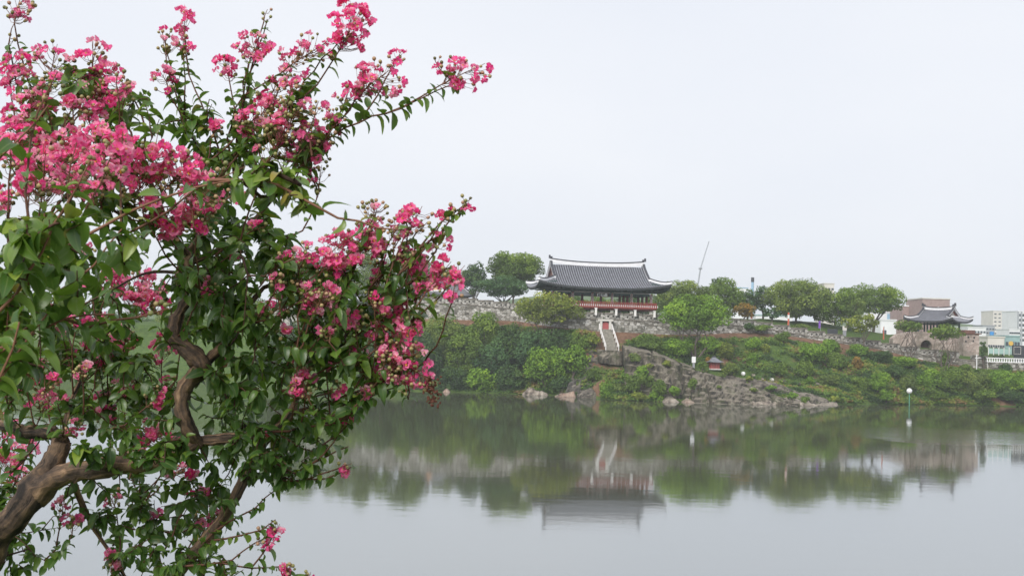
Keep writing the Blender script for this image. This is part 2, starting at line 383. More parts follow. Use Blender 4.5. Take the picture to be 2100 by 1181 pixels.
earth = np.where((lv > 4.62) & (lv < 6), 0.95, np.where((lv >= 2.0) & (lv <= 4.62), bare * 0.8, 0.0))
earth = np.where(lv < 2.2, 0.3, earth)
earth = np.where((fpx > 1215) & (lv > 2.1) & (lv < 4.62), 0.34 + 0.4 * bare, earth)
earth = np.where((fpx > 1205) & (fpx < 1290) & (lv > 2.6) & (lv < 4.7), 0.45 + 0.5 * bare, earth)
earth = np.where(fpx < 800, earth * 0.15, earth)
t = NT('bank_ground'); v = t.coord()
gr = t.ramp(t.noise(v, 1.6, 6, 0.7), [(0.3, (0.035, 0.065, 0.018)), (0.55, (0.075, 0.125, 0.028)), (0.75, (0.13, 0.15, 0.04))])
ea = t.ramp(t.noise(v, 0.9, 7, 0.7), [(0.3, (0.075, 0.045, 0.03)), (0.55, (0.18, 0.105, 0.066)), (0.75, (0.27, 0.175, 0.115))])
f = t.math('ADD', t.attr('tint'), t.math('MULTIPLY', t.math('SUBTRACT', t.noise(v, 2.5, 4, 0.7), 0.5), 0.8))
t.bump(t.noise(v, 3, 5, 0.7), 0.6, 0.2)
M['ground'] = t.base(t.mix(t.ramp(f, [(0.42, (0, 0, 0)), (0.6, (1, 1, 1))]), gr, ea), 0.95, 0.1)
link_mesh('far_bank_terrain', TG.reshape(-1, 3), TF, M['ground'], None, (0, 0, 0), True, earth.ravel(), 'structure')
def ground(px, lev):
    i = np.clip(np.searchsorted(pxs, px) - 1, 0, nI - 2); j = np.clip(np.searchsorted(rowlev, lev) - 1, 0, nJ - 2)
    a = (px - pxs[i]) / (pxs[i + 1] - pxs[i]); b = (lev - rowlev[j]) / (rowlev[j + 1] - rowlev[j])
    return (TG[i, j] * (1 - a) + TG[i + 1, j] * a) * (1 - b) + (TG[i, j + 1] * (1 - a) + TG[i + 1, j + 1] * a) * b
def ground_at(px, D):                                       # terrain point in photo column px at distance D
    i = int(np.clip(np.searchsorted(pxs, px) - 1, 0, nI - 2)); a = (px - pxs[i]) / (pxs[i + 1] - pxs[i])
    c = TG[i] * (1 - a) + TG[i + 1] * a
    return np.array([np.interp(D, c[:, 1], c[:, k]) for k in range(3)])

# ---- near bank under the photographer (below the frame)
w = MB(); n = 24
prof = [(-45, 9.45), (-10, 9.45), (3.8, 9.4), (5.4, 9.25), (6.6, 8.3), (11, 4.6), (16, 0.4), (20, -1.5)]
vv = [(x, y, z + 0.05 * math.sin(x * 1.3 + y)) for x in np.linspace(-160, 160, n) for y, z in prof]
m = len(prof)
w.add(vv, [(i * m + j, i * m + m + j, i * m + m + j + 1, i * m + j + 1) for i in range(n - 1) for j in range(m - 1)], 0.0)
w.build('near_bank', M['ground'], kind='structure', smooth=True)

# ---- misty hill far behind the town
w = MB(); xs = np.linspace(-900, 1500, 60); vv = []
for x in xs:
    hz = 26 + 14 * math.sin(x * 0.006 + 1.0) + 8 * math.sin(x * 0.017) + (14 if x > 500 else 0)
    vv += [(x, 950, 8), (x, 1010, 8 + hz * 0.7), (x, 1100, 8 + hz), (x, 1300, 8)]
w.add(vv, [(i * 4 + j, i * 4 + 4 + j, i * 4 + 5 + j, i * 4 + 1 + j) for i in range(59) for j in range(3)], 0.0)
w.build('hill', M['ground'], kind='structure', smooth=True)

# ================================================================== rocks
def seat(px, py, d0=190.0, d1=226.0):                       # distance at which photo pixel px, py meets the far bank
    for D in np.arange(d0, d1, 0.25):
        g = ground_at(px, D)
        if g[2] > 0.05 and g[2] >= P(px, py, D)[2]: return D
    return None
def rock(name, label, pts, depth, mat, res=0.5, rough=0.25, back_rise=0.0, group=None, cat='rock'):
    """A cliff or boulder: pts = list of (px, top_py, topD, bottom_z, bottomD) from one end to the other; face, top and back are one closed skin."""
    top = np.array([P(a, b, c) for a, b, c, _, _ in pts]); bot = np.array([PZ(a, e, d) for a, _, _, d, e in pts])
    s = np.r_[0, np.cumsum(np.linalg.norm(np.diff(top, axis=0), axis=1))]
    nu = max(6, int(s[-1] / res)); q = np.linspace(0, s[-1], nu)
    T = np.stack([np.interp(q, s, top[:, k]) for k in range(3)], 1); B = np.stack([np.interp(q, s, bot[:, k]) for k in range(3)], 1)
    nf = max(4, int(np.mean(T[:, 2] - B[:, 2]) / res)); nb = max(3, int(depth / res / 1.4))
    ring = []
    for k in range(nf + 1):
        a = k / nf; ring.append(B * (1 - a) + T * a + V3(0, -0.35 * math.sin(a * math.pi), 0))
    for k in range(1, nb + 1):
        a = k / nb; ring.append(T + V3(0, depth * a, back_rise * a))
    ring.append(T + V3(0, depth + 0.3, -4.0))
    Gd = np.array(ring)
    X, Y, Z = Gd[..., 0], Gd[..., 1], Gd[..., 2]
    crack = np.abs(hashnoise(X * 1.0 + 3, Z * 0.25, 1.1, 9)) * 1.1
    d = rough * (1.5 * hashnoise(X, Z * 0.7 + Y * 0.5, 2.2, 3) + 1.1 * hashnoise(X * 1.3, Z + Y * 0.7, 0.8, 4) + 0.9 * hashnoise(X * 1.5, Z * 0.6 + Y * 0.9, 0.38, 8)) - rough * crack
    if s[-1] > 12:                                           # big cliffs: bulges, tilted beds and a few deep joints
        d = d + 0.95 * hashnoise(X, Z * 0.8, 4.2, 12) + 0.2 * (np.mod(Z * 0.85 + X * 0.22 + 0.7 * hashnoise(X, Z, 3, 14), 1.0) - 0.5)
        d = d - 0.55 * np.exp(-(hashnoise(X * 1.0, Z * 0.35 + 5, 3.0, 15) / 0.035) ** 2)
    Gd[..., 1] -= d * 1.3; Gd[..., 2] += d * 0.7 * (Z > 0.1)
    e0, e1 = Gd[:, :1].copy(), Gd[:, -1:].copy(); c0, c1 = e0.mean(0, keepdims=True), e1.mean(0, keepdims=True)
    Gd = np.concatenate([np.broadcast_to(c0, e0.shape), Gd, np.broadcast_to(c1, e1.shape)], 1)
    a_, b_ = Gd.shape[:2]; ii = np.arange(a_ * b_).reshape(a_, b_)
    F_ = np.stack([ii[:-1, :-1], ii[:-1, 1:], ii[1:, 1:], ii[1:, :-1]], -1).reshape(-1, 4)
    o0 = np.array((Gd[..., 0].mean(), Gd[..., 1].mean(), 0.0))
    o = link_mesh(name, Gd.reshape(-1, 3) - o0, F_, mat, None, o0, False, None)
    return tag(o, label, cat, group)
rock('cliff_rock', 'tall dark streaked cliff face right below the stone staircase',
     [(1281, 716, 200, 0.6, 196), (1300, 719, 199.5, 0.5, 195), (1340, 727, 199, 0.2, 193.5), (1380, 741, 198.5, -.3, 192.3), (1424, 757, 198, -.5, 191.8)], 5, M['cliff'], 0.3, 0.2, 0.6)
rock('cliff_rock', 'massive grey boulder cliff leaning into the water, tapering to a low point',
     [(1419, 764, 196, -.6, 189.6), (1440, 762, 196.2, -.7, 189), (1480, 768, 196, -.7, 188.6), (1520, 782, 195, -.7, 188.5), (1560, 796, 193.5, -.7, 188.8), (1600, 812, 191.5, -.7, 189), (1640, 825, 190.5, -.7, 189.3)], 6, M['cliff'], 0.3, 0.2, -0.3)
rock('rock_ledge', 'flat layered grey rock ledge sloping down behind the boulder cliff',
     [(1490, 768, 200, 2.0, 198.5), (1530, 776, 199.5, 1.6, 198), (1590, 789, 198.6, 0.8, 196.5), (1650, 806, 197, 0.0, 195), (1700, 820, 196, -.4, 194)], 5, M['slab'], 0.3, 0.28, 0.6)
rock('rock_ledge', 'low pale rock tongue at the waterline ending in a pointed tip',
     [(1545, 821, 190.2, -.6, 189), (1580, 818, 190.5, -.6, 189), (1620, 822, 191, -.6, 190), (1680, 828, 192.6, -.6, 191.6), (1725, 829, 194.5, -.6, 193.8)], 3.5, M['boulder'], 0.4, 0.3, 0.5)
rock('rock_ledge', 'narrow dark rock shelf high on the slope below bare earth',
     [(1668, 782, 203, 2.6, 202), (1690, 784, 203, 2.4, 202), (1725, 792, 203.5, 2.0, 202.5)], 2.5, M['slab'], 0.4, 0.35, 0.3)
rock('rock_slab', 'tilted wedge of smooth grey rock near the tip of the promontory',
     [(1662, 817, 193.6, -.5, 192.6), (1672, 814, 193.8, -.5, 192.6), (1682, 822, 194, -.5, 193)], 2.0, M['slab'], 0.3, 0.2, -0.4)
rock('rock_outcrop', 'dark rock outcrop half hidden under the bank trees beside the stairs',
     [(1160, 806, 199, -.5, 198.6), (1168, 790, 200, -.5, 198.4), (1184, 778, 200.5, -.5, 198), (1202, 772, 200.5, -.5, 197.6), (1220, 784, 199.5, -.5, 197), (1232, 806, 198, -.5, 196.6)], 4, M['dark_rock'], 0.4, 0.7, 1.0)
rock('rock_outcrop', 'grey broken rock beside the streaked block under the staircase',
     [(1192, 748, 203.4, 5.0, 202.6), (1200, 724, 203.6, 4.6, 202), (1214, 716, 203.8, 4.6, 202), (1228, 722, 203.8, 4.8, 202.2)], 2.5, M['slab'], 0.35, 0.6, 0.4)
rock('boulder', 'pale angular boulder in the water below the wooded bank',
     [(1071, 806, 201.5, -.5, 200.8), (1080, 797, 201.8, -.5, 200.4), (1091, 795, 201.9, -.5, 200.0), (1100, 801, 201.7, -.5, 199.8), (1112, 801, 201.7, -.5, 200.3), (1124, 807, 201.7, -.5, 201)], 2.0, M['boulder'], 0.2, 0.32, -.3)
rock('boulder', 'low pinkish boulder in the water with a raised end',
     [(1138, 811, 198.4, -.5, 198), (1150, 806, 198.4, -.5, 197.4), (1166, 803, 198.4, -.5, 197.2), (1177, 801, 198.4, -.5, 197.3), (1181, 810, 198.6, -.5, 198)], 1.8, M['pink_rock'], 0.2, 0.28, -.2)
rock('boulder', 'speckled white and dark boulder at the foot of the bank beside a bright bush',
     [(1184, 810, 196.8, -.5, 196), (1198, 800, 197.2, -.5, 195.8), (1212, 796, 197.2, -.5, 195.4), (1228, 804, 197, -.5, 195.2), (1238, 814, 196, -.5, 195.2)], 2.5, M['slab'], 0.25, 0.4, .3)
rock('boulder', 'flat pale shore rock left of the boulder cliff',
     [(1358, 823, 190.6, -.5, 190), (1372, 816, 190.8, -.5, 189.9), (1384, 817, 190.8, -.5, 189.8), (1393, 823, 190.8, -.5, 190.1)], 2.0, M['boulder'], 0.25, 0.15, .2)
rock('boulder', 'reddish shore rock touching the foot of the boulder cliff',
     [(1400, 825, 190, -.5, 189.6), (1412, 818, 190.2, -.5, 189.4), (1424, 824, 190, -.5, 189.6)], 1.8, M['pink_rock'], 0.25, 0.15, .2)
rock('boulder', 'small brown boulder on the far shore beside the blossom tips',
     [(908, 803, 202, -.4, 201.6), (915, 796, 202, -.4, 201.4), (923, 803, 202, -.4, 201.6)], 1.2, M['pink_rock'], 0.22, 0.1, 0)
rock('boulder', 'broad mottled rock at the shoreline under yellow green bushes',
     [(1266, 818, 193.8, -.5, 193), (1285, 812, 194, -.5, 192.6), (1305, 815, 194, -.5, 192.4), (1325, 820, 193, -.5, 192)], 2.0, M['boulder'], 0.3, 0.22, .3)

# ================================================================== castle wall
wall = thing('castle_wall', 'long grey rubble stone fortress wall with parapet below the pavilion', 'wall', (0, 0, 0))
def wcol(px):
    c = terrain_col(px); k = [np.interp(px, CX, [q[5] for q in COLS])]
    return c[5], k[0]                                         # base point, top z
wpx = np.concatenate([np.arange(560, 2012, 12.0), [2012.0]])
base = np.array([wcol(p)[0] for p in wpx]); topz = np.array([wcol(p)[1] for p in wpx])
base[:, 1] += 0.35
mbw = MB(); m = len(wpx)
PAR = 1.35                                                    # parapet height
for a in range(m - 1):
    nseg = 6
    vv = []
    for q in (a, a + 1):
        for k in range(nseg + 1):
            z = (base[q, 2] - 1.2) * (1 - k / nseg) + (topz[q] - PAR) * k / nseg
            vv.append((base[q, 0], base[q, 1] + 0.35 * k / nseg + 0.10 * hashnoise(base[q, 0], z, 0.9, 7), z))
        vv.append((base[q, 0], base[q, 1] + 1.8, topz[q] - PAR))
    k2 = nseg + 2
    mbw.add(vv, [(k, k2 + k, k2 + k + 1, k + 1) for k in range(nseg + 1)])
mbw.build('wall_face', M['wall'], wall)
# string course under the parapet
mbs = MB(); mbs.sweep(np.c_[base[:, 0], base[:, 1] + 0.42, topz - PAR - 0.02], 0.42, 0.16); mbs.build('string_course', M['coping'], wall)
# parapet merlons, stepped where the ground falls, each a block of piers round loopholes closed by a plate
s = np.r_[0, np.cumsum(np.hypot(np.diff(base[:, 0]), np.diff(base[:, 1])))]
pos = 0.0; mi = 0
while pos + 3.6 < s[-1]:
    Lm = 3.45; c = pos + Lm / 2
    x, y, z = np.interp(c, s, base[:, 0]), np.interp(c, s, base[:, 1]) + 0.55, np.interp(c, s, topz - PAR)
    x2, y2 = np.interp(c + 1, s, base[:, 0]), np.interp(c + 1, s, base[:, 1]) + 0.55
    an = math.atan2(y2 - y, x2 - x)
    d = abs(np.interp(pos + Lm, s, topz) - np.interp(pos, s, topz))
    mb = MB(); hgt = PAR - 0.22
    mb.box((0, 0, 0.21 - d / 2), (Lm, 0.42, 0.42 + d), 0, 0.5)
    mb.box((0, 0, hgt - 0.14), (Lm, 0.42, 0.28))
    for k in range(4): mb.box(((k - 1.5) * Lm / 3.35, 0, 0.42 + (hgt - 0.7) / 2), (Lm / 3.35 - 0.36 if 0 < k < 3 else Lm / 3.35 - 0.32, 0.41, hgt - 0.70 + 0.004))
    mb.box((0, 0.24, hgt / 2), (Lm, 0.05, hgt - 0.02))  # back plate added so the loopholes look dark
    o = mb.build('merlon', M['parapet'], wall); o.location = (x, y, z + 0.012); o.rotation_euler = (0, 0, an)
    cp = MB(); cp.box((0, 0, hgt + 0.06), (Lm + 0.08, 0.62, 0.13)); cp.box((0, 0, hgt + 0.165), (Lm, 0.36, 0.09))
    q = cp.build('coping', M['coping'], o)
    pos += Lm + 0.22; mi += 1
# white granite spouts standing against the parapet in front of the pavilion
for px_, y0, y1 in ((1222, 632, 646), (1263.5, 635, 647), (1302.5, 637, 648.5), (1342, 639, 651)):
    b, tz = wcol(px_); D = b[1] + 0.1
    a0, a1 = P(px_, y1, D), P(px_, y0, D); mb = MB()
    mb.box((a0 + a1) / 2, (0.42, 0.5, a1[2] - a0[2])); mb.box(a1 + V3(0, 0, 0.06), (0.54, 0.6, 0.12))
    mb.build('granite_post', M['white_stone'], wall)
# door at the head of the stairs
b, tz = wcol(1241); D = b[1] - 0.35
fl = P(1241.5, 675, D); dt = P(1241.5, 660, D); hh = dt[2] - fl[2]
mb = MB()
for sx in (-1, 1): mb.box((fl[0] + sx * 0.85, D, fl[2] + hh / 2), (0.45, 0.7, hh + 0.3))
mb.box((fl[0], D, fl[2] + hh + 0.32), (2.9, 0.8, 0.36)); mb.build('door_surround', M['granite'], wall)
mb = MB(); ww = 0.6; arch = [(-ww, 0), (ww, 0)] + [(ww * math.cos(a), hh - 0.45 + 0.42 * math.sin(a)) for a in np.linspace(0, math.pi, 9)]
vv = [(fl[0] + x, D - 0.02, fl[2] + z) for x, z in arch] + [(fl[0] + x, D + 0.1, fl[2] + z) for x, z in arch]; k = len(arch)
mb.add(vv, [tuple(range(k))] + [(i, k + i, k + (i + 1) % k, (i + 1) % k) for i in range(k)]); dr = mb.build('door', M['door_red'], wall)
dr['label'] = 'small faded red arched door at the head of the stairs'
mb = MB(); mb.box((fl[0], D + 0.24, fl[2] + hh / 2), (1.3, 0.25, hh + 0.3)); mb.build('doorway_shade_block', M['dark'], wall)  # solid block coloured near-black as the shade around the door leaf
# the corner tower end and its white pipe frame
b, tz = wcol(2010)
mb = MB(); mb.box((b[0] + 0.4, b[1] + 1.5, (b[2] + tz) / 2 - 1.2), (2.0, 3.4, tz - b[2] + 2.0)); mb.build('wall_end', M['wall'], wall)

# ---- staircase with white railings
sb, st = P(1255.5, 718, 204.6), fl.copy(); st[1] = D - 0.4
stair = thing('staircase', 'steep worn stone staircase with white railings up to the red door', 'staircase', sb)
NS = 15
for k in range(NS):
    a = (k + 0.5) / NS; c = sb * (1 - a) + st * a - sb; rise = (st[2] - sb[2]) / NS; run = (st[1] - sb[1]) / NS
    mb = MB(); mb.box(c + V3(0, 0.3, -0.35), (2.1, run + 0.6, rise + 0.7)); mb.build('step', M['step'], stair)
for sx in (-1.2, 1.2):
    mb = MB(); pt = []
    for k in range(6):
        a = k / 5; c = sb * (1 - a) + st * a - sb + V3(sx, 0, 0); pt.append(c + V3(0, 0, 1.0))
        mb.box(c + V3(0, 0, 0.45), (0.16, 0.16, 1.2))
    for hz in (-0.05, -0.5): mb.sweep([p + V3(0, 0, hz) for p in pt], 0.1, 0.1)
    mb.build('railing', M['white_stone'], stair)
# retaining block the stairs land on
rock('retaining_block', 'upright streaked stone block under the foot of the staircase',
     [(1226, 716, 203.4, 6.4, 202.2), (1228, 716, 203.2, 6.2, 201.6), (1250, 718, 203, 6.0, 201.4), (1274, 720, 203, 5.9, 201.4), (1277, 722, 203.2, 6.2, 201.8)], 3.0, M['cliff'], 0.4, 0.2, 0.0)
# ================================================================== hanok roofs
def hanok_roof(par, Lu, Lv, Ru, gv, ze, zr, up, rowsp=0.40, rr=0.125, band=0.8, gable='gable', rafters=True, sag=0.5):
    sg = gv / Lv
    prof = lambda s: (1 - s) * (1 - 0.30 * s)
    def lift(u, v): return up * (abs(u) / Lu * abs(v) / Lv) ** 3
    def zf(u, v): s = abs(v) / Lv; return ze + (zr - ze) * prof(s) + lift(u, v)
    def zs(u, v):
        q = (abs(u) - Ru) / (Lu - Ru); s = sg + (1 - sg) * q; return ze + (zr - ze) * prof(s) + lift(u, v)
    roof = thing_part('roof', par)
    # bed surfaces
    mb = MB(); n = 14
    for sv in (-1, 1):
        for top in (0, 1):
            off = 0.0 if top else -0.32
            g = []
            for i in range(n + 1):
                s = i / n; w = Ru + 0.0 if s <= sg else Ru + (Lu - Ru) * (s - sg) / (1 - sg)
                for k in range(25):
                    u = -w + 2 * w * k / 24; v = sv * s * Lv; g.append((u, v, zf(u, v) + off * (1 if i == n or i > 2 else 0.5)))
            mb.add(g, [(i * 25 + k, i * 25 + k + 1, i * 25 + 26 + k, i * 25 + 25 + k) for i in range(n) for k in range(24)])
    for su in (-1, 1):
        for off in (0, -0.32):
            g = []
            for i in range(9):
                q = i / 8; w = gv + (Lv - gv) * q; u = su * (Ru + (Lu - Ru) * q)
                for k in range(17): v = -w + 2 * w * k / 16; g.append((u, v, zs(u, v) + off))
            mb.add(g, [(i * 17 + k, i * 17 + k + 1, i * 17 + 18 + k, i * 17 + 17 + k) for i in range(8) for k in range(16)])
    mb.build('tile_bed', M['tile_bed'], roof)
    # eave fascia
    mb = MB()
    for sv in (-1, 1): mb.sweep([(u, sv * Lv, zf(u, sv * Lv) - 0.34) for u in np.linspace(-Lu, Lu, 41)], 0.1, 0.33)
    for su in (-1, 1): mb.sweep([(su * Lu, v, zs(su * Lu, v) - 0.34) for v in np.linspace(-Lv, Lv, 31)], 0.1, 0.33)
    mb.build('eave_board', M['eave'], roof)
    # convex tile rows
    mb = MB()
    def halftube(pts):
        pts = np.array(pts); t = np.gradient(pts, axis=0); v = []
        for i in range(len(pts)):
            sd_ = unit(np.cross(t[i], V3(0, 0, 1))); nn = unit(np.cross(sd_, t[i]))
            for a in (0, 0.25, 0.5, 0.75, 1): v.append(pts[i] + rr * (math.cos(a * math.pi) * sd_ + (math.sin(a * math.pi) + 0.05) * nn))
        m_ = len(pts)
        mb.add(v, [(i * 5 + k, i * 5 + k + 1, i * 5 + 6 + k, i * 5 + 5 + k) for i in range(m_ - 1) for k in range(4)] + [tuple((m_ - 1) * 5 + k for k in range(5))])
    for sv in (-1, 1):
        for u in np.arange(-Lu + rowsp / 2, Lu, rowsp):
            s0 = 0.02 if abs(u) <= Ru else sg + (1 - sg) * (abs(u) - Ru) / (Lu - Ru)
            if s0 > 0.97: continue
            halftube([(u, sv * Lv * s, zf(u, Lv * s)) for s in np.linspace(s0, 1.012, 9)])
    for su in (-1, 1):
        for v in np.arange(-Lv + rowsp / 2, Lv, rowsp):
            q0 = 0.0 if abs(v) <= gv else (abs(v) - gv) / (Lv - gv)
            if q0 > 0.95: continue
            halftube([(su * (Ru + (Lu - Ru) * q), v, zs(Ru + (Lu - Ru) * q, v)) for q in np.linspace(q0, 1.015, 6)])
    mb.build('tile_rows', M['tile'], roof, kind='stuff')
    # ridges
    def ridge(name, pts, w, h, caph=0.13):
        a = MB(); a.sweep(pts, w, h); o = a.build(name, M['plaster'], roof)
        b = MB(); b.sweep([np.array(p) + V3(0, 0, h) for p in pts], w + 0.14, caph); b.sweep([np.array(p) + V3(0, 0, h + caph) for p in pts], w * 0.55, caph * 0.6)
        b.build('ridge_cap', M['cap_tile'], o)
        return o
    us = np.linspace(-Ru - 0.15, Ru + 0.15, 25)
    mr = ridge('main_ridge', [(u, 0, zr - 0.12 + sag * (abs(u) / Ru) ** 2.4) for u in us], 0.42, band)
    for su in (-1, 1):
        f = MB(); e = np.array((su * (Ru + 0.15), 0, zr - 0.12 + sag + band + 0.18))
        f.box(e + V3(0, 0, 0.12), (0.7, 0.4, 0.4)); f.box(e + V3(su * 0.2, 0, 0.42), (0.32, 0.34, 0.34)); f.build('ridge_finial', M['cap_tile'], mr)
        for sv in (-1, 1):
            ss = np.linspace(0.03, sg + 0.05, 8)
            ridge('gable_ridge', [(su * (Ru + 0.05), sv * Lv * s, zf(Ru, Lv * s) + (0.35 if i == 0 else 0.06)) for i, s in enumerate(ss)], 0.34, band * 0.62, 0.1)
            qs = np.linspace(0.0, 1.02, 10)
            ridge('hip_ridge', [(su * (Ru + (Lu - Ru) * q), sv * (gv + (Lv - gv) * q), zs(Ru + (Lu - Ru) * q, gv + (Lv - gv) * q) + 0.05 + 0.25 * max(0, q - 0.8)) for q in qs], 0.34, band * 0.6, 0.1)
        # gable wall
        g = MB(); pts = [(-sg, 0), (sg, 0)]
        zb = zf(Ru, gv) - 0.1; prof_pts = [(s * Lv, zf(Ru, s * Lv) - 0.1) for s in np.linspace(-sg, sg, 13)]
        vv = [(su * (Ru - 0.25), y, z) for y, z in prof_pts] + [(su * (Ru - 0.25), y, zb - 0.3) for y, z in prof_pts]
        g.add(vv, [(i, i + 1, 14 + i, 13 + i) for i in range(12)]); g.build('gable_wall', M[gable], roof)
        g = MB(); g.sweep([(su * (Ru + 0.02), y, zb - 0.05) for y in np.linspace(-gv, gv, 3)], 0.3, 0.42); g.build('gable_sill', M['plaster'], roof)
        g = MB()
        for sv in (-1, 1): g.sweep([(su * (Ru - 0.12), sv * s * Lv, zf(Ru, s * Lv) - 0.42) for s in np.linspace(0.0, sg, 7)], 0.08, 0.34)
        g.build('barge_board', M['red_wood'], roof)
    if rafters:
        mb = MB()
        for sv in (-1, 1):
            for u in np.arange(-Lu + 0.3, Lu, 0.5):
                mb.tube([(u * 0.9, sv * (Lv - 3.6), zf(u, Lv - 0.1) - 0.30 + 0.5), (u, sv * (Lv - 0.12), zf(u, Lv - 0.1) - 0.46)], 0.085, 5)
        for su in (-1, 1):
            for v in np.arange(-Lv + 0.3, Lv, 0.5):
                mb.tube([(su * (Lu - 3.6), v * 0.9, zs(Lu - 0.1, v) - 0.30 + 0.5), (su * (Lu - 0.12), v, zs(Lu - 0.1, v) - 0.46)], 0.085, 5)
        mb.build('rafters', M['green_wood'], roof, kind='stuff')
    return roof
def thing_part(name, parent):
    o = bpy.data.objects.new(name, None); COL.objects.link(o); o.parent = parent; o.empty_display_size = 0.3; return o

# ================================================================== the pavilion
AZ = R(8.0)                                       # its long side runs slightly away to the right
PD = 219.0
pc = P(1224, 600, PD); PB = np.array((pc[0], PD, 15.0))
pav = thing('pavilion', 'large open Korean pavilion with dark tiled roof and white ridges above the river', 'pavilion', PB, AZ)
Lu, Lv = 13.0, 8.0
CU, CV = 9.8, 4.9
hanok_roof(pav, Lu, Lv, 9.4, 4.4, 5.4, 10.05, 1.05, 0.47, 0.14, 0.72)
FZ = 1.8                                          # floor height over the terrace
cu = np.linspace(-CU, CU, 6); cvs = np.linspace(-CV, CV, 4)
mb = MB(); mb.tube([(0, 0, 0), (0, 0, 2.72)], 0.27, 12); colm = mesh_data('column', np.concatenate(mb.v), mb.f, M['red_wood'], False)
mb = MB(); mb.box((0, 0, -0.4), (0.62, 0.62, 2.0)); mb.box((0, 0, 0.68), (0.74, 0.74, 0.2)); postm = mesh_data('stone_post', np.concatenate(mb.v), mb.f, M['granite'], False)
mb = MB()
for k in range(7): mb.box((0, -0.28, 0.3 + k * 0.34), (0.16, 0.06, 0.16)); mb.box((-0.2, -0.19, 0.47 + k * 0.34), (0.12, 0.06, 0.14)); mb.box((0.2, -0.19, 0.47 + k * 0.34), (0.12, 0.06, 0.14))
studm = mesh_data('white_ornament', np.concatenate(mb.v), mb.f, M['white_paint'], False)
for i, u in enumerate(cu):
    for j, vv_ in enumerate(cvs):
        inner = 0 < i < 5 and 0 < j < 3
        if inner and i in (2, 3): continue
        o = link('column', colm, pav, (u, vv_, FZ))
        if j == 0: link('ornament', studm, o, (0, 0, 0))
        if j in (0, 3) or i in (0, 5): link('stone_post', postm, pav, (u, vv_, 0.6))
mb = MB(); mb.box((0, 0, FZ - 0.14), (2 * CU + 2.0, 2 * CV + 2.0, 0.24)); mb.box((0, 0, FZ - 0.4), (2 * CU + 1.2, 2 * CV + 1.2, 0.28)); mb.build('floor', M['red_wood'], pav)
# balustrade
BU, BV = CU + 0.9, CV + 0.9
rails = MB(); bal = MB(); white = MB()
def side(p0, p1):
    p0, p1 = np.array(p0), np.array(p1); d = p1 - p0; Ln = np.linalg.norm(d); d = d / Ln; rz = math.atan2(d[1], d[0])
    c = (p0 + p1) / 2
    for z, th in ((0.0, 0.16), (0.62, 0.09), (0.9, 0.13)): rails.box((c[0], c[1], FZ + 0.02 + z), (Ln + 0.1, 0.12, th), rz)
    nb = int(Ln / 0.42)
    for k in range(nb + 1):
        q = p0 + d * Ln * k / nb; bal.box((q[0], q[1], FZ + 0.3), (0.20, 0.09, 0.56), rz); bal.box((q[0], q[1], FZ + 0.78), (0.12, 0.1, 0.24), rz)
        nn = V3(d[1], -d[0]); e = q + nn * 0.075; white.box((e[0] + d[0] * 0.21, e[1] + d[1] * 0.21, FZ + 0.28), (0.13, 0.03, 0.4), rz)
side((-BU, -BV), (BU, -BV)); side((BU, -BV), (BU, BV)); side((BU, BV), (-BU, BV)); side((-BU, BV), (-BU, -BV))
rl = rails.build('balustrade', M['red_rail'], pav); bal.build('balusters', M['red_rail'], rl, kind='stuff'); white.build('pale_slats', M['plaster'], rl, kind='stuff')
# beams, brackets, ceiling, plaque
mb = MB()
for sv in (-1, 1): mb.box((0, sv * CV, FZ + 2.52), (2 * CU + 0.6, 0.3, 0.34)); mb.box((0, sv * CV, FZ + 2.98), (2 * CU + 0.9, 0.42, 0.2))
for su in (-1, 1): mb.box((su * CU, 0, FZ + 2.515), (0.3, 2 * CV - 0.31, 0.34)); mb.box((su * CU, 0, FZ + 2.97), (0.42, 2 * CV - 0.43, 0.2))
mb.build('beam', M['green_wood'], pav)
mb = MB(); mb.box((0, 0, FZ + 3.3), (2 * CU + 3.4, 2 * CV + 3.4, 0.1)); mb.build('ceiling', M['green_wood'], pav)
mb = MB()
for k in range(21):
    u = -CU + 2 * CU * k / 20
    for sv in (-1, 1):
        mb.box((u, sv * (CV + 0.2), FZ + 3.16), (0.3, 0.9, 0.17)); mb.box((u, sv * (CV + 0.5), FZ + 3.4), (0.24, 1.4, 0.18)); mb.box((u, sv * (CV + 0.95), FZ + 3.62), (0.5, 0.3, 0.16))
for k in range(1, 10):
    v_ = -CV + 2 * CV * k / 10
    for su in (-1, 1):
        mb.box((su * (CU + 0.2), v_, FZ + 3.161), (0.9, 0.3, 0.17)); mb.box((su * (CU + 0.5), v_, FZ + 3.401), (1.4, 0.24, 0.18))
mb.build('brackets', M['teal_wood'], pav, kind='stuff')
mb = MB()
for i in range(5):
    for sv in (-1, 1): mb.box((cu[i] + 1.96, sv * CV, FZ + 2.80), (3.2, 0.1, 0.2))
mb.build('painted_panels', M['pale_gable'], pav, kind='stuff')
mb = MB(); mb.box((0, 0, 0), (2.3, 0.1, 0.74)); plq = mb.build('name_plaque', M['board_dark'], pav); plq.location = (-0.25, -CV - 1.1, FZ + 2.3); plq.rotation_euler = (R(14), 0, 0)
plq['label'] = 'dark name board with three white characters under the eaves'
mb = MB()
for sz in (-1, 1): mb.box((0, -0.03, sz * 0.36), (2.34, 0.1, 0.06))
for sx in (-1, 1): mb.box((sx * 1.14, -0.03, 0), (0.06, 0.1, 0.66))
mb.build('plaque_frame', M['red_wood'], plq)
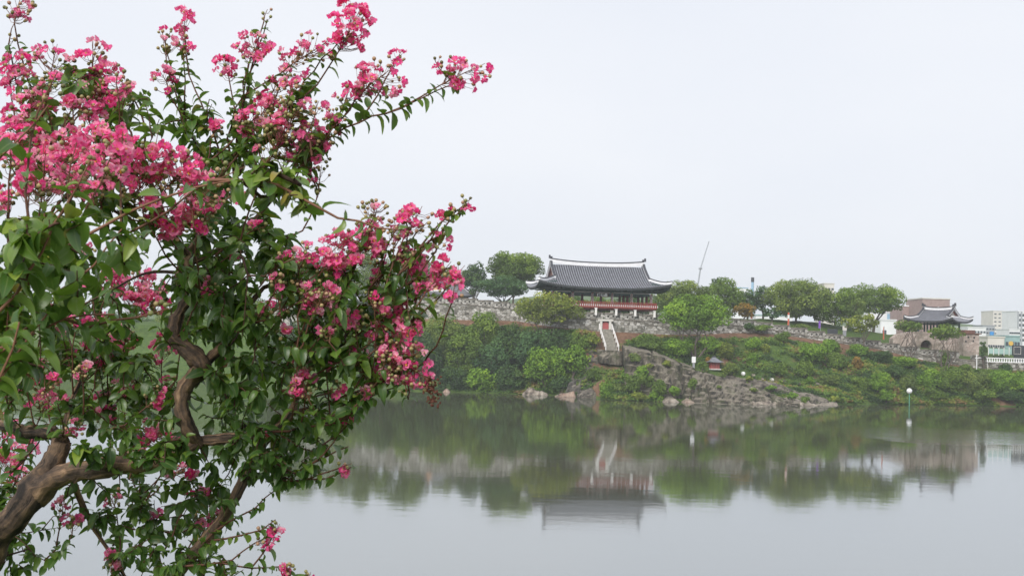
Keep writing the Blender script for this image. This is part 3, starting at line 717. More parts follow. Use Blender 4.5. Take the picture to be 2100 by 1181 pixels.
try:
    fc_ = bpy.data.curves.new('plaque_writing', 'FONT'); fc_.body = '\u6a13\u77f3\u77d7'; fc_.size = 0.72; fc_.align_x = 'CENTER'; fc_.align_y = 'CENTER'; fc_.extrude = 0.01; fc_.offset = 0.008
    to = bpy.data.objects.new('plaque_writing', fc_); COL.objects.link(to)
    bpy.context.view_layer.update()
    me = bpy.data.meshes.new_from_object(to.evaluated_get(bpy.context.evaluated_depsgraph_get())); bpy.data.objects.remove(to)
    me.materials.clear(); me.materials.append(M['white_paint'])
    wt = link('writing', me, plq, (0, -0.07, 0)); wt.rotation_euler = (R(90), 0, 0)
except Exception as e: print('plaque text', e)

# ================================================================== gatehouse beside the right end of the wall
gx = P(1925, 650, 236); GB = np.array((gx[0], 236, 14.0))
gate = thing('gatehouse', 'small tiled gate pavilion on a pinkish granite arch wall', 'gatehouse', (GB[0], GB[1], 10.5), R(-48))
rt = hanok_roof(gate, 5.3, 4.7, 3.3, 2.7, 5.75, 8.3, 0.75, 0.36, 0.1, 0.5, 'pale_gable', False, 0.3)
mb = MB(); mb.tube([(0, 0, 0), (0, 0, 2.4)], 0.2, 10); gcol = mesh_data('column', np.concatenate(mb.v), mb.f, M['green_wood'], False)
for u in (-3.2, -1.1, 1.1, 3.2):
    for v_ in (-2.8, 0, 2.8): link('column', gcol, gate, (u, v_, 3.45))
mb = MB(); mb.box((0, 0, 5.72), (7.4, 6.6, 0.4)); mb.box((0, 0, 5.2), (6.6, 5.8, 0.3)); mb.build('beam', M['green_wood'], gate)
mb = MB(); mb.box((0, 0, 3.3), (8.2, 7.4, 0.3)); mb.build('floor', M['coping'], gate)
mb = MB()                                             # arch wall across the gate, facing the river
aw = P(1899.5, 700, 228); cxs = aw[0]; yb = 228.0; rx, rzz = 1.2, 2.25
x0, x1 = P(1832, 700, 228)[0] - cxs, P(1978, 700, 228)[0] - cxs
pts = [(-rx, -1.0)] + [(-rx * math.cos(a), 0.9 + (rzz - 0.9) * math.sin(a)) for a in np.linspace(0, math.pi, 13)] + [(rx, -1.0)]
zt = 4.0; zb = 9.9
vf = []
outer = [(x0, -1.0), (x0, zt - 1.0), (x0 * 0.45, zt)] + [(x, zt) for x in np.linspace(x0 * 0.2, x1 * 0.6, 7)] + [(x1, zt - 0.1), (x1, -1.0)]
op = np.array(outer); so_ = np.linspace(0, 1, len(pts))
so2 = np.r_[0, np.cumsum(np.hypot(*np.diff(op, axis=0).T))]; so2 /= so2[-1]
oo = np.c_[np.interp(so_, so2, op[:, 0]), np.interp(so_, so2, op[:, 1])]
for dy in (0, 2.6):
    vf += [(cxs + x, yb + dy, zb + z) for x, z in pts] + [(cxs + x, yb + dy, zb + z) for x, z in oo]
k = len(pts)
fcs = [(i, i + 1, k + i + 1, k + i) for i in range(k - 1)] + [(2 * k + i + 1, 2 * k + i, 3 * k + i, 3 * k + i + 1) for i in range(k - 1)]
fcs += [(i + 1, i, 2 * k + i, 2 * k + i + 1) for i in range(k - 1)] + [(k + i, k + i + 1, 3 * k + i + 1, 3 * k + i) for i in range(k - 1)]
mb.add(vf, fcs)
def to_local(mbx, root):
    inv = np.array(Matrix.LocRotScale(root.location, root.rotation_euler, None).inverted())
    for q in range(len(mbx.v)): mbx.v[q] = mbx.v[q] @ inv[:3, :3].T + inv[:3, 3]
to_local(mb, gate); mb.build('arch_wall', M['pink_granite'], gate)
mb = MB(); mb.box((cxs, yb + 2.3, zb + 0.9), (2.6, 0.3, 4.2)); to_local(mb, gate); mb.build('arch_back_panel', M['gable'], gate)  # dark brown panel across the back of the arch
mb = MB()                                             # ring of voussoirs
for a in np.linspace(0, math.pi, 12)[:-1] + math.pi / 22:
    mb.box((cxs - (rx + 0.2) * math.cos(a), yb - 0.02, zb + 0.9 + (rzz - 0.7) * math.sin(a)), (0.36, 0.2, 0.36))
to_local(mb, gate); mb.build('arch_ring', M['pink_granite'], gate)
mb = MB()                                             # crenellated granite flank at the wall end
a0, a1 = P(1976, 700, 222)[0], P(2008, 700, 222)[0]
mb.box(((a0 + a1) / 2, 223.5, 11.3), (a1 - a0, 3, 4.6)); 
for f_, z in ((0.22, 1.3), (0.62, 1.3), (0.45, 0.4), (0.8, 0.35)): pass
to_local(mb, gate); fl_ = mb.build('granite_flank', M['pink_granite'], gate)
mb = MB(); mb.box(((a0 + a1) / 2 + 0.1, 223.4, 13.70), (a1 - a0 + 0.6, 3.3, 0.18)); mb.box((a0 + 1.2, 223.4, 14.1), (2.2, 3.0, 0.6)); to_local(mb, gate); mb.build('flank_coping', M['gable'], gate)
mb = MB()
for f_, z in ((0.3, 12.95), (0.68, 12.9), (0.62, 12.2), (0.15, 12.1)): mb.box((a0 + (a1 - a0) * f_, 221.99, z), (0.3, 0.06, 0.4))
to_local(mb, gate); mb.build('loopholes', M['dark'], gate, kind='stuff')  # flat dark plates, hole shade put into the colour instead of cut openings

# ================================================================== house with a peach gable on the left, hut on the cliff
hx = P(915, 590, 252)
house = thing('tiled_house', 'low tiled house with a peach gable behind the blossom tips', 'house', (hx[0], 252, 16.5), R(52))
hanok_roof(house, 5.2, 4.6, 4.2, 3.3, 2.9, 6.2, 0.5, 0.45, 0.12, 0.45, 'peach', False, 0.2)
mb = MB(); mb.box((0, 0, 1.2), (7.6, 6.4, 3.4)); mb.build('wall', M['peach'], house)
mb = MB()
for u in (-3.9, -1.3, 1.3, 3.9):
    for v_ in (-3.3, 3.3): mb.box((u, v_, 1.3), (0.26, 0.26, 3.4))
mb.build('posts', M['red_wood'], house, kind='stuff')
hb = P(1464, 757, seat(1464, 757) or 199.6)
hut = thing('shrine_hut', 'tiny shrine hut with dark hipped roof and red lattice on the cliff top', 'hut', hb, R(14)); hut.scale = (0.72, 0.72, 0.72)
mb = MB(); n = 10
mb.box((0, 0, 0.85), (2.3, 1.9, 1.7)); mb.build('wall', M['door_red'], hut)
for k in range(5):
    mb = MB(); mb.box((-0.9 + k * 0.45, -0.98, 0.95), (0.16, 0.06, 1.3)); mb.build('lattice_bar', M['gable'], hut)
mb = MB(); mb.box((0, 0, 0.05), (2.9, 2.5, 0.3)); mb.build('plinth', M['granite'], hut)
mb = MB(); vv = []
for s in np.linspace(0, 1, 6):
    a, b_ = 0.35 + (2.1 - 0.35) * s, 0.05 + 1.75 * s; z = 3.1 - 1.35 * (s * (1 + 0.35 * (1 - s)))
    for x, y, l in ((-1, -1, 1), (0, -1, 0), (1, -1, 1), (1, 0, 0), (1, 1, 1), (0, 1, 0), (-1, 1, 1), (-1, 0, 0)): vv.append((x * a, y * b_, z + 0.2 * l * s ** 3))
mb.add(vv, [(i * 8 + k, i * 8 + (k + 1) % 8, i * 8 + 8 + (k + 1) % 8, i * 8 + 8 + k) for i in range(5) for k in range(8)] + [tuple(range(40, 48))])
mb.build('roof', M['tile'], hut); mb = MB(); mb.sweep([(-0.45, 0, 3.08), (0.45, 0, 3.08)], 0.25, 0.3); mb.build('main_ridge', M['cap_tile'], hut)

# ================================================================== town behind
M['brown_brick'] = plain('brown_brick_far', (0.33, 0.245, 0.23), 0.85, 0.15, 1.2)
M['cream'] = plain('cream_render', (0.62, 0.59, 0.55), 0.85, 0.08, 0.3)
M['white_render'] = plain('white_render', (0.74, 0.75, 0.77), 0.8, 0.06, 0.3)
M['grey_render'] = plain('grey_render', (0.36, 0.38, 0.41), 0.8, 0.1, 0.3)
M['blue_clad'] = plain('pale_blue_cladding', (0.30, 0.47, 0.62), 0.6, 0.1, 0.5)
M['teal_clad'] = plain('teal_sheet', (0.27, 0.40, 0.40), 0.6, 0.15, 0.5)
t = NT('window_glass'); M['glass'] = t.base((0.05, 0.065, 0.08), 0.12, 0.6)
M['fence_teal'] = plain('pale_teal_panel', (0.34, 0.50, 0.46), 0.6, 0.15, 1)
M['blue_tank'] = plain('blue_tank', (0.06, 0.26, 0.56), 0.5, 0.1)
M['yellow'] = plain('yellow_sign', (0.66, 0.42, 0.10), 0.5, 0.1)
def building(name, label, px0, px1, ytop, D, z0, depth, mat, wins=(), roof=None, cat='building', rz=0.0):
    a, b = P(px0, ytop, D), P(px1, ytop, D); zt_ = (a[2] + b[2]) / 2; w_ = b[0] - a[0]; cx = (a[0] + b[0]) / 2
    root = thing(name, label, cat, (cx, D + depth / 2, z0), rz)
    hgt = zt_ - z0
    mb = MB(); mb.box((0, 0, hgt / 2), (w_, depth, hgt)); mb.build('wall', mat, root)
    mb = MB(); mb.box((0, 0, hgt + 0.15), (w_ + 0.3, depth + 0.3, 0.3)); mb.build('roof_edge', roof or mat, root)
    for (u, z, ww_, wh) in wins:
        mb = MB(); mb.box((w_ * (u - 0.5), -depth / 2 - 0.02, hgt * z), (ww_, 0.12, wh)); mb.build('window', M['glass'], root)
    return root, w_, hgt, depth
grid = lambda nu, nz, ww_, wh, z0=0.15, z1=0.9: [((i + 0.5) / nu, z0 + (z1 - z0) * (j + 0.5) / nz, ww_, wh) for i in range(nu) for j in range(nz)]
building('brick_building', 'wide brown brick building with a row of windows behind the gatehouse', 1851, 1906, 629, 300, 8, 18, M['brown_brick'], grid(5, 3, 1.0, 1.2), M['white_render'])
r_, w_, h_, d_ = building('brick_tower_block', 'square brown brick tower block rising behind the gatehouse roof', 1892, 1948, 613.5, 290, 8, 12, M['brown_brick'], (), M['cream'], 'building', 0.0)
for f_ in (0.1, 0.28, 0.58):
    mb = MB(); k = 9; ar = [(-0.7, 0), (0.7, 0)] + [(0.7 * math.cos(a), 0.5 + 0.55 * math.sin(a)) for a in np.linspace(0, math.pi, k)]
    vv = [(w_ * (f_ - 0.5) + x, -d_ / 2 - 0.04, h_ - 3.0 + z) for x, z in ar] + [(w_ * (f_ - 0.5) + x, -d_ / 2 + 0.05, h_ - 3.0 + z) for x, z in ar]; k = len(ar)
    mb.add(vv, [tuple(range(k))] + [(i, k + i, k + (i + 1) % k, (i + 1) % k) for i in range(k)]); mb.build('arched_window', M['white_render'], r_)
r_, w_, h_, d_ = building('white_hall', 'white building with a blue vertical strip behind the round tree', 1776, 1846, 641, 310, 8, 14, M['white_render'], [(0.85, 0.2, 2.0, 1.6), (0.92, 0.5, 1.6, 1.2)], M['white_render'])
mb = MB(); mb.box((w_ * 0.16, -d_ / 2 - 0.05, h_ * 0.55), (0.8, 0.14, h_ * 0.85)); mb.build('blue_strip', M['blue_clad'], r_)
building('apartment_block', 'pale hazy apartment block with faint floor bands at the far right', 2037, 2072, 638.5, 620, 9, 16, M['cream'], grid(4, 7, 1.2, 0.7, 0.3, 0.98))
r_, w_, h_, d_ = building('office_building', 'grey framed office building cut by the right edge of the picture', 2088, 2135, 639, 480, 9, 16, M['white_render'], grid(6, 6, 1.3, 1.1, 0.25, 0.97))
mb = MB()
for f_ in (-0.5, -0.36): mb.box((w_ * f_, -d_ / 2 - 0.2, h_ / 2), (0.6, 0.4, h_)); 
mb.build('frame', M['grey_render'], r_)
building('long_low_building', 'long low pale building with a window band beside the wall end', 2026, 2060, 692, 262, 7.5, 10, M['cream'], [((i + .5) / 7, 0.62, 0.44, 0.9) for i in range(7)] + [((i + .5) / 7, 0.25, 0.44, 0.8) for i in range(7)])
building('glass_building', 'teal glazed low building behind the yellow sign', 2062, 2092, 690, 270, 7.5, 10, M['teal_clad'], grid(5, 2, 0.55, 1.0))
building('white_house', 'small white flat roofed house between gatehouse and apartment block', 1985, 2022, 672, 420, 8.5, 12, M['white_render'], grid(6, 2, 0.8, 0.8, 0.5, 0.95))
building('grey_house', 'low grey house with stepped roof in the misty town', 2016, 2040, 668, 520, 9, 12, M['grey_render'], grid(4, 3, 0.9, 0.8, 0.5, 0.95))
building('terrace_house', 'row house with pale walls right of the apartment block', 2070, 2092, 676, 450, 9, 12, M['white_render'], grid(5, 3, 0.8, 0.8, 0.4, 0.95))
r_, w_, h_, d_ = building('plant_building', 'white plant building rising between trees next to the blue chimney', 1504, 1534, 591, 420, 10, 14, M['white_render'], grid(4, 3, 1.0, 1.2, 0.6, 0.95), M['blue_clad'])
building('cream_block', 'pale cream block peeking over the tree crowns', 1690, 1711, 582, 430, 10, 12, M['cream'], grid(3, 4, 0.9, 0.8, 0.6, 0.96))
building('market_hall', 'white open hall glimpsed under the trees behind the wall', 1550, 1625, 648, 300, 11, 12, M['white_render'], [((i + .5) / 8, 0.4, 0.8, 1.4) for i in range(8)], M['teal_clad'])
building('pale_shed', 'low white shed seen between trunks left of the gatehouse', 1806, 1838, 657, 285, 9, 8, M['white_render'], [(0.25, 0.62, 1.0, 1.2)])
ck = P(1543, 600, 430)
ch = thing('chimney_stack', 'pale blue chimney with a dark top above the trees', 'chimney', (ck[0], 430, 10))
zt_ = P(1543, 569, 430)[2] - 10
mb = MB(); mb.tube([(0, 0, 0), (0, 0, zt_ * 0.5), (0, 0, zt_ - 1.8)], [0.85, 0.62, 0.5], 14); mb.build('shaft', M['blue_clad'], ch)
mb = MB(); mb.tube([(0, 0, zt_ - 1.8), (0, 0, zt_)], 0.62, 14); mb.build('top_band', M['board_dark'], ch)
# crane
c0, c1, c2, c3 = P(1428, 640, 360), P(1431, 585, 360), P(1436.5, 551, 360), P(1454, 495, 360)
cr_ = thing('crane', 'thin grey mobile crane boom leaning over the trees', 'crane', (c0[0], c0[1], 10.5)); o0 = V3(c0[0], c0[1], 10.5)
mb = MB(); mb.tube([(0, 0, 0), c1 - o0, c2 - o0], [0.34, 0.3, 0.22], 6); mb.build('mast', M['grey_render'], cr_)
mb = MB()
for dx in (-0.16, 0.16): mb.tube([c2 - o0 + V3(dx, 0, 0), c3 - o0 + V3(dx * 0.5, 0, 0)], 0.06, 4)
for k in range(14):
    a, b_ = k / 14, (k + 1) / 14; sgn = 1 if k % 2 else -1
    mb.tube([(c2 * (1 - a) + c3 * a) - o0 + V3(0.15 * sgn, 0, 0), (c2 * (1 - b_) + c3 * b_) - o0 - V3(0.15 * sgn, 0, 0)], 0.05, 4)
mb.build('jib', M['grey_render'], cr_)
mb = MB(); mb.box(c2 - o0, (1.1, 0.7, 0.5)); mb.build('joint_head', M['steel'], cr_)
mb = MB(); mb.box(V3(0, 0, 1.0), (6.0, 2.6, 2.0)); mb.build('carrier', M['grey_render'], cr_)

# ================================================================== street furniture on the far bank
lp = PZ(1864.6, 198.2, 0.0); zt_ = P(1865.6, 801.5, 198.2)[2]
lamp = thing('globe_lamp', 'white globe lamp on a thin green post standing in the river', 'lamp', lp)
mb = MB(); mb.tube([(0, 0, -1), (0, 0, zt_ - 0.35)], 0.075, 8); mb.build('post', M['green_paint'], lamp)
mb = MB(); mb.tube([(0, 0, zt_ - 0.55), (0, 0, zt_ - 0.35)], [0.12, 0.2], 8); mb.build('collar', M['green_paint'], lamp)
mb = MB(); mb.ball((0, 0, zt_), 0.5, 20, 14); mb.build('globe', M['globe'], lamp, smooth=True)
gb = P(1524, 771, seat(1524, 771) or 200.2)
lamp = thing('globe_lamp', 'short white globe lamp on the cliff path beside a yellow shrub', 'lamp', gb + V3(0, 0, -0.3))
mb = MB(); mb.tube([(0, 0, -0.6), (0, 0, 0.4)], 0.09, 8); mb.build('post', M['steel'], lamp)
mb = MB(); mb.ball((0, 0, 0.72), 0.42, 18, 12); mb.build('globe', M['globe'], lamp, smooth=True)
for px_, py_, r, lab, mt in ((1545, 769, 0.34, 'round pale stone beside the yellow shrub on the cliff path', 'boulder'), (1563, 777, 0.34, 'whitish stone lying on the sloping ledge', 'boulder'),
                             (1583, 778, 0.38, 'grey path stone in the middle of the stone row', 'granite'), (1608, 782, 0.38, 'bluish grey path stone near the ledge bend', 'slab'), (1637, 787, 0.42, 'last dark pointed stone of the row down the ledge', 'slab')):
    p = P(px_, py_ + 2, (seat(px_, py_ + 3) or 200) - 0.2); mb = MB(); mb.ball(p + V3(0, 0, 0.12), r * 0.95, 9, 7, 0.5, 0.16, (1.15, 0.9, 0.95))
    tag(mb.build('path_stone', M[mt], None, p, False), lab, 'stone')
ib = P(1422.5, 752, 200.2)
nb_ = thing('notice_board', 'white notice board on a post at the cliff top', 'sign', ib)
mb = MB(); mb.box((0, 0, 1.3), (0.72, 0.1, 1.1)); mb.build('panel', M['white_paint'], nb_); mb = MB(); mb.box((0, 0.02, 0.2), (0.4, 0.08, 1.3)); mb.build('post', M['steel'], nb_)
ib = P(1732, 688, 224)
nb_ = thing('notice_board', 'cream notice board standing above the wall parapet', 'sign', ib)
mb = MB(); mb.box((0, 0, 1.5), (0.85, 0.1, 0.9)); mb.build('panel', M['cream'], nb_); mb = MB(); mb.box((0, 0.02, 0.5), (0.7, 0.08, 1.2)); mb.build('base', M['steel'], nb_)
ib = P(1707, 690, 224)
nb_ = thing('dark_board', 'wide dark board leaning behind the parapet', 'sign', ib)
mb = MB(); mb.box((0, 0, 1.0), (2.1, 0.1, 1.1)); mb.build('panel', M['board_dark'], nb_)
mb = MB()
for sx in (-0.9, 0.9): mb.box((sx, 0.06, 0.2), (0.12, 0.1, 1.8))
mb.build('legs', M['steel'], nb_)
for px_, y0, y1, D_, w__, mt, lab in ((1542, 640, 656, 238, 0.36, 'orange', 'orange upright banner beside the amber tree'), (1617.5, 641, 674, 226, 0.34, 'orange', 'tall orange and white banner rising above the parapet'), (1681.5, 658, 676, 228, 0.4, 'purple', 'purple banner between the trunks behind the wall'), (1812, 670, 692, 228, 0.5, 'orange', 'red tapering marker post on the lawn left of the gatehouse')):
    a0, a1 = P(px_, y1, D_), P(px_, y0, D_); bn = thing('banner', lab, 'banner', a0 - V3(0, 0, 0.6)); hh = a1[2] - a0[2] + 0.6
    mb = MB(); mb.tube([(0.12, 0.06, 0), (0.12, 0.06, hh + 0.1)], 0.05, 6); mb.build('pole', M['steel'], bn)
    mb = MB(); nz = 7
    if 'tapering' in lab:
        mb.tube([(0, 0, 0.2), (0, 0, hh * 0.5), (0, 0, hh)], [0.15, 0.1, 0.05], 8)
    else:
        g = [(x * w__ / 2 - 0.1, 0.04 * math.sin(k * 1.7) + y, 0.9 + (hh - 0.9) * k / nz) for y in (-0.03, 0.03) for k in range(nz + 1) for x in (-1, 1)]
        n2_ = (nz + 1) * 2
        fs = [(k * 2, k * 2 + 1, k * 2 + 3, k * 2 + 2) for k in range(nz)]; fs += [tuple(q + n2_ for q in reversed(f_)) for f_ in fs]
        fs += [(k * 2, k * 2 + 2, n2_ + k * 2 + 2, n2_ + k * 2) for k in range(nz)] + [(k * 2 + 3, k * 2 + 1, n2_ + k * 2 + 1, n2_ + k * 2 + 3) for k in range(nz)]
        mb.add(g, fs)
    mb.build('cloth', M[mt], bn)
    if 'white' in lab:
        mb = MB(); mb.box((-0.1, -0.06, hh * 0.78), (0.42, 0.03, hh * 0.2)); mb.build('white_patch', M['white_paint'], bn)
# road wall, white balustrade, dark screen and yellow sign at the right end
r0, r1 = P(2026, 742, 213.2), P(2190, 747, 212.4)
rw = thing('road_wall', 'rough stone retaining wall under the white balustrade', 'wall', r0)
mb = MB(); n = 14; vv = []
for k in range(n):
    a = k / (n - 1); p = r0 * (1 - a) + r1 * a - r0
    for z in (-5, -3.3, -1.6, 0): vv.append(p + V3(0, -0.06 * z + 0.12 * hashnoise(p[0], z, 0.7, 3), z))
    vv.append(p + V3(0, 1.2, 0))
mb.add(vv, [(k * 5 + j, k * 5 + 5 + j, k * 5 + 6 + j, k * 5 + 1 + j) for k in range(n - 1) for j in range(4)]); mb.build('wall_face', M['wall'], rw)
bl = thing('white_balustrade', 'white balustrade along the road at the right edge', 'balustrade', r0)
mb = MB(); mb.box((0, 0.25, 0.42), (0.18, 0.18, 0.66)); bm_ = mesh_data('baluster', np.concatenate(mb.v), mb.f, M['white_paint'])
nB = 34
for k in range(nB):
    q = r0 * (1 - k / (nB - 1)) + r1 * k / (nB - 1) - r0; link('baluster', bm_, bl, q)
d_ = r1 - r0
mb = MB(); mb.sweep([V3(-0.2, 0.25, 0.72), d_ + V3(0.2, 0.25, 0.72)], 0.26, 0.16); mb.sweep([V3(-0.2, 0.25, 0.0), d_ + V3(0.2, 0.25, 0.0)], 0.3, 0.14); mb.build('rail', M['white_paint'], bl)
sp = P(2093, 729, 218)
sc_ = thing('display_screen', 'black display screen cabinet with a pale inner frame at the right edge', 'screen', sp)
mb = MB(); mb.box((0, 0, 1.0), (3.2, 0.6, 2.0)); mb.box((0, 0, -1.2), (2.6, 0.4, 2.6)); mb.build('cabinet', M['board_dark'], sc_)
mb = MB(); cx_ = -0.8
for sz in (-1, 1): mb.box((cx_, -0.32, 1.0 + sz * 0.68), (1.4, 0.05, 0.06))
for sx in (-1, 1): mb.box((cx_ + sx * 0.68, -0.32, 1.0), (0.06, 0.05, 1.3))
mb.build('pale_frame', M['cream'], sc_)
yp = P(2073, 704, 240)
ys_ = thing('road_sign', 'round yellow sign on a pole near the teal building', 'sign', (yp[0], yp[1], 8.5)); zz = yp[2] - 8.5
mb = MB(); mb.tube([(0, 0, 0), (0, 0, zz)], 0.06, 6); mb.build('pole', M['steel'], ys_)
mb = MB(); mb.tube([(0, -0.12, zz), (0, -0.05, zz)], 0.5, 18); mb.build('disc', M['yellow'], ys_)
tk = P(2034, 684, 280)
tn = thing('blue_tank', 'small blue water tank on a rooftop stand', 'tank', (tk[0], 280, 9.0)); zz = tk[2] - 9
mb = MB(); mb.tube([(0, 0, zz - 0.6), (0, 0, zz + 0.5)], 0.5, 12); mb.build('tank_body', M['blue_tank'], tn)
mb = MB()
for sx in (-0.35, 0.35):
    for sy in (-0.35, 0.35): mb.tube([(sx, sy, 0), (sx, sy, zz - 0.6)], 0.06, 5)
mb.build('stand', M['steel'], tn)
f0, f1 = P(2027, 727, 221), P(2080, 729, 221)
mf = thing('mesh_fence', 'pale teal panel fence with posts behind the white balustrade', 'fence', f0)
mb = MB(); mb.box((0, 0, 0.75), (0.12, 0.12, 1.6)); fpm = mesh_data('post', np.concatenate(mb.v), mb.f, M['white_paint'])
mb = MB(); mb.box((0, 0, 0.75), (0.8, 0.05, 1.1)); fpp = mesh_data('panel', np.concatenate(mb.v), mb.f, M['fence_teal'])
for k in range(6): link('post', fpm, mf, (f1 - f0) * k / 5)
for k in range(5): q = link('panel', fpp, mf, (f1 - f0) * (k + 0.5) / 5)
# white pipe frame at the wall end
pa = P(2003, 752, 213.6)
pf = thing('pipe_frame', 'white pipe frame standing against the end of the fortress wall', 'frame', pa)
mb = MB(); mb.tube([(0, 0, -0.5), (0, 0, 2.4)], 0.1, 6); mb.build('upright', M['white_paint'], pf)
mb = MB(); mb.tube([(2.1, 0, -0.5), (2.1, 0, 1.7)], 0.09, 6); mb.build('upright', M['white_paint'], pf)
mb = MB(); mb.tube([(-0.3, 0, 1.7), (2.2, 0, 1.7)], 0.09, 6); mb.build('crossbar', M['white_paint'], pf)
# ================================================================== trees and shrubs on the far bank
def leaf_quads(cen, nrm, size, rng, aspect=0.62):
    """Folded leaf sprays: one bent quad pair per centre, facing nrm."""
    n = len(cen)
    a = rng.normal(size=(n, 3)); u = np.cross(nrm, a); u /= np.linalg.norm(u, axis=1)[:, None] + 1e-9
    w = np.cross(nrm, u); s = size[:, None]
    p0 = cen - u * s * 0.5; p1 = cen + w * s * 0.5 * aspect; p2 = cen + u * s * 0.5 - nrm * s * 0.18; p3 = cen - w * s * 0.5 * aspect - nrm * s * 0.1
    v = np.stack([p0, p3, p2, p1], 1).reshape(-1, 3)
    return v, np.arange(n * 4).reshape(n, 4)
def crown_mesh(lobes, rng, leaf, dens, upb=0.45, shell=(0.72, 1.06)):
    C, N_, S, T = [], [], [], []
    for (c, r, tint) in lobes:
        r = np.asarray(r, float); area = 4 * math.pi * ((r[0] * r[1] + r[0] * r[2] + r[1] * r[2]) / 3)
        n = int(dens * area / (leaf * leaf * 0.4)) + 12
        d = rng.normal(size=(n, 3)); d /= np.linalg.norm(d, axis=1)[:, None]
        d = d[d[:, 2] > -0.75]; n = len(d)
        rad = rng.uniform(shell[0], shell[1], n) * (1 + 0.13 * np.sin(d[:, 0] * 7 + c[0]) * np.cos(d[:, 2] * 6 + c[1]))
        C.append(c + d * r * rad[:, None])
        q = d / r; q /= np.linalg.norm(q, axis=1)[:, None]
        q = q + np.array((0, 0, upb)) + rng.normal(size=(n, 3)) * 0.45; q /= np.linalg.norm(q, axis=1)[:, None]
        N_.append(q); S.append(leaf * rng.uniform(0.6, 1.35, n)); T.append(np.clip(tint + rng.normal(size=n) * 0.17 , 0, 1))
    v, f = leaf_quads(np.concatenate(C), np.concatenate(N_), np.concatenate(S), rng)
    return v, f, np.concatenate(T)
seedk = [100]
def far_tree(name, label, bpx, D, cpx, ytop, ybot, wpx, mat, group=None, trunks=1, lobes=18, flat=1.0, leaf=0.40, dens=0.8, cat='tree', depth=1.0, trunk_r=0.22, hole=0.0, base_z=None, bark='bark_far'):
    seedk[0] += 1; rng = np.random.default_rng(seedk[0])
    b = ground_at(bpx, D)
    if base_z is not None: b[2] = base_z
    b[0] = PZ(bpx, D, b[2])[0]
    tp, bt = P(cpx, ytop, D), P(cpx, ybot, D); k = D / FPX
    c = (tp + bt) / 2; hw, hh = wpx * k / 2, (tp[2] - bt[2]) / 2
    hd = hw * depth
    root = thing(name, label, cat, b, 0, group)
    LB = []; lobes = int(lobes * 1.35)
    for i in range(lobes):
        th = 2.399963 * i + rng.uniform(-0.4, 0.4); zz = np.clip(1 - 2 * (i + 0.5) / lobes + rng.uniform(-0.15, 0.15), -0.98, 0.98)
        rr_ = math.sqrt(max(0, 1 - zz * zz)); f = rng.uniform(0.5, 0.95)
        lr = rng.uniform(0.2, 0.42) * (1.15 - 0.35 * f)
        cc = c + V3(hw * f * rr_ * math.cos(th), hd * f * rr_ * math.sin(th), hh * (0.68 * zz * rng.uniform(0.8, 1.1)) * flat)
        LB.append((cc, V3(hw * lr, hd * lr, min(hh * lr * 1.15, hw * lr * 1.1)), float(np.clip(rng.normal(0.46 + 0.14 * zz, 0.2), 0.03, 0.98))))  # tint rises with height: top light painted into the lobes
    LB.append((c + V3(0, hd * 0.1, hh * 0.05), V3(hw * 0.6, hd * 0.6, hh * 0.6), 0.3))  # inner lobe painted darker as crown shade
    v, f, tt = crown_mesh(LB, rng, leaf, dens)
    keep = v.reshape(-1, 4, 3)[:, :, 2].min(1) > -0.3
    f4 = v.reshape(-1, 4, 3)[keep]; v = f4.reshape(-1, 3); f = np.arange(len(v)).reshape(-1, 4); tt = tt[keep]
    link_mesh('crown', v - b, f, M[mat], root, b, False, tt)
    mb = MB()
    for q in range(trunks):
        off = V3(rng.uniform(-1, 1), rng.uniform(-1, 1), 0) * 0.25 * (trunks > 1)
        sp = (q - (trunks - 1) / 2) * hw * 0.75
        fork = b + off * 0.3 + (c - b) * 0.45 + V3(sp * 0.5, 0, -hh * 0.25)
        mb.tube([b + off + V3(0, 0, -0.4), b + off + (fork - b) * 0.5 + V3(rng.uniform(-.15, .15), 0, 0), fork], [trunk_r * 1.15, trunk_r, trunk_r * 0.8], 7)
        for (cc, r_, _) in [LB[i] for i in rng.choice(lobes, min(lobes, 6 if trunks == 1 else 3), replace=False)]:
            m_ = (fork + cc) / 2 + V3(rng.uniform(-.3, .3), rng.uniform(-.3, .3), -0.15 * hh)
            mb.tube([fork - V3(0, 0, 0.15), m_, cc], [trunk_r * 0.62, trunk_r * 0.4, trunk_r * 0.14], 5, False)
    mb.build('trunk', M[bark], root, b)
    return root
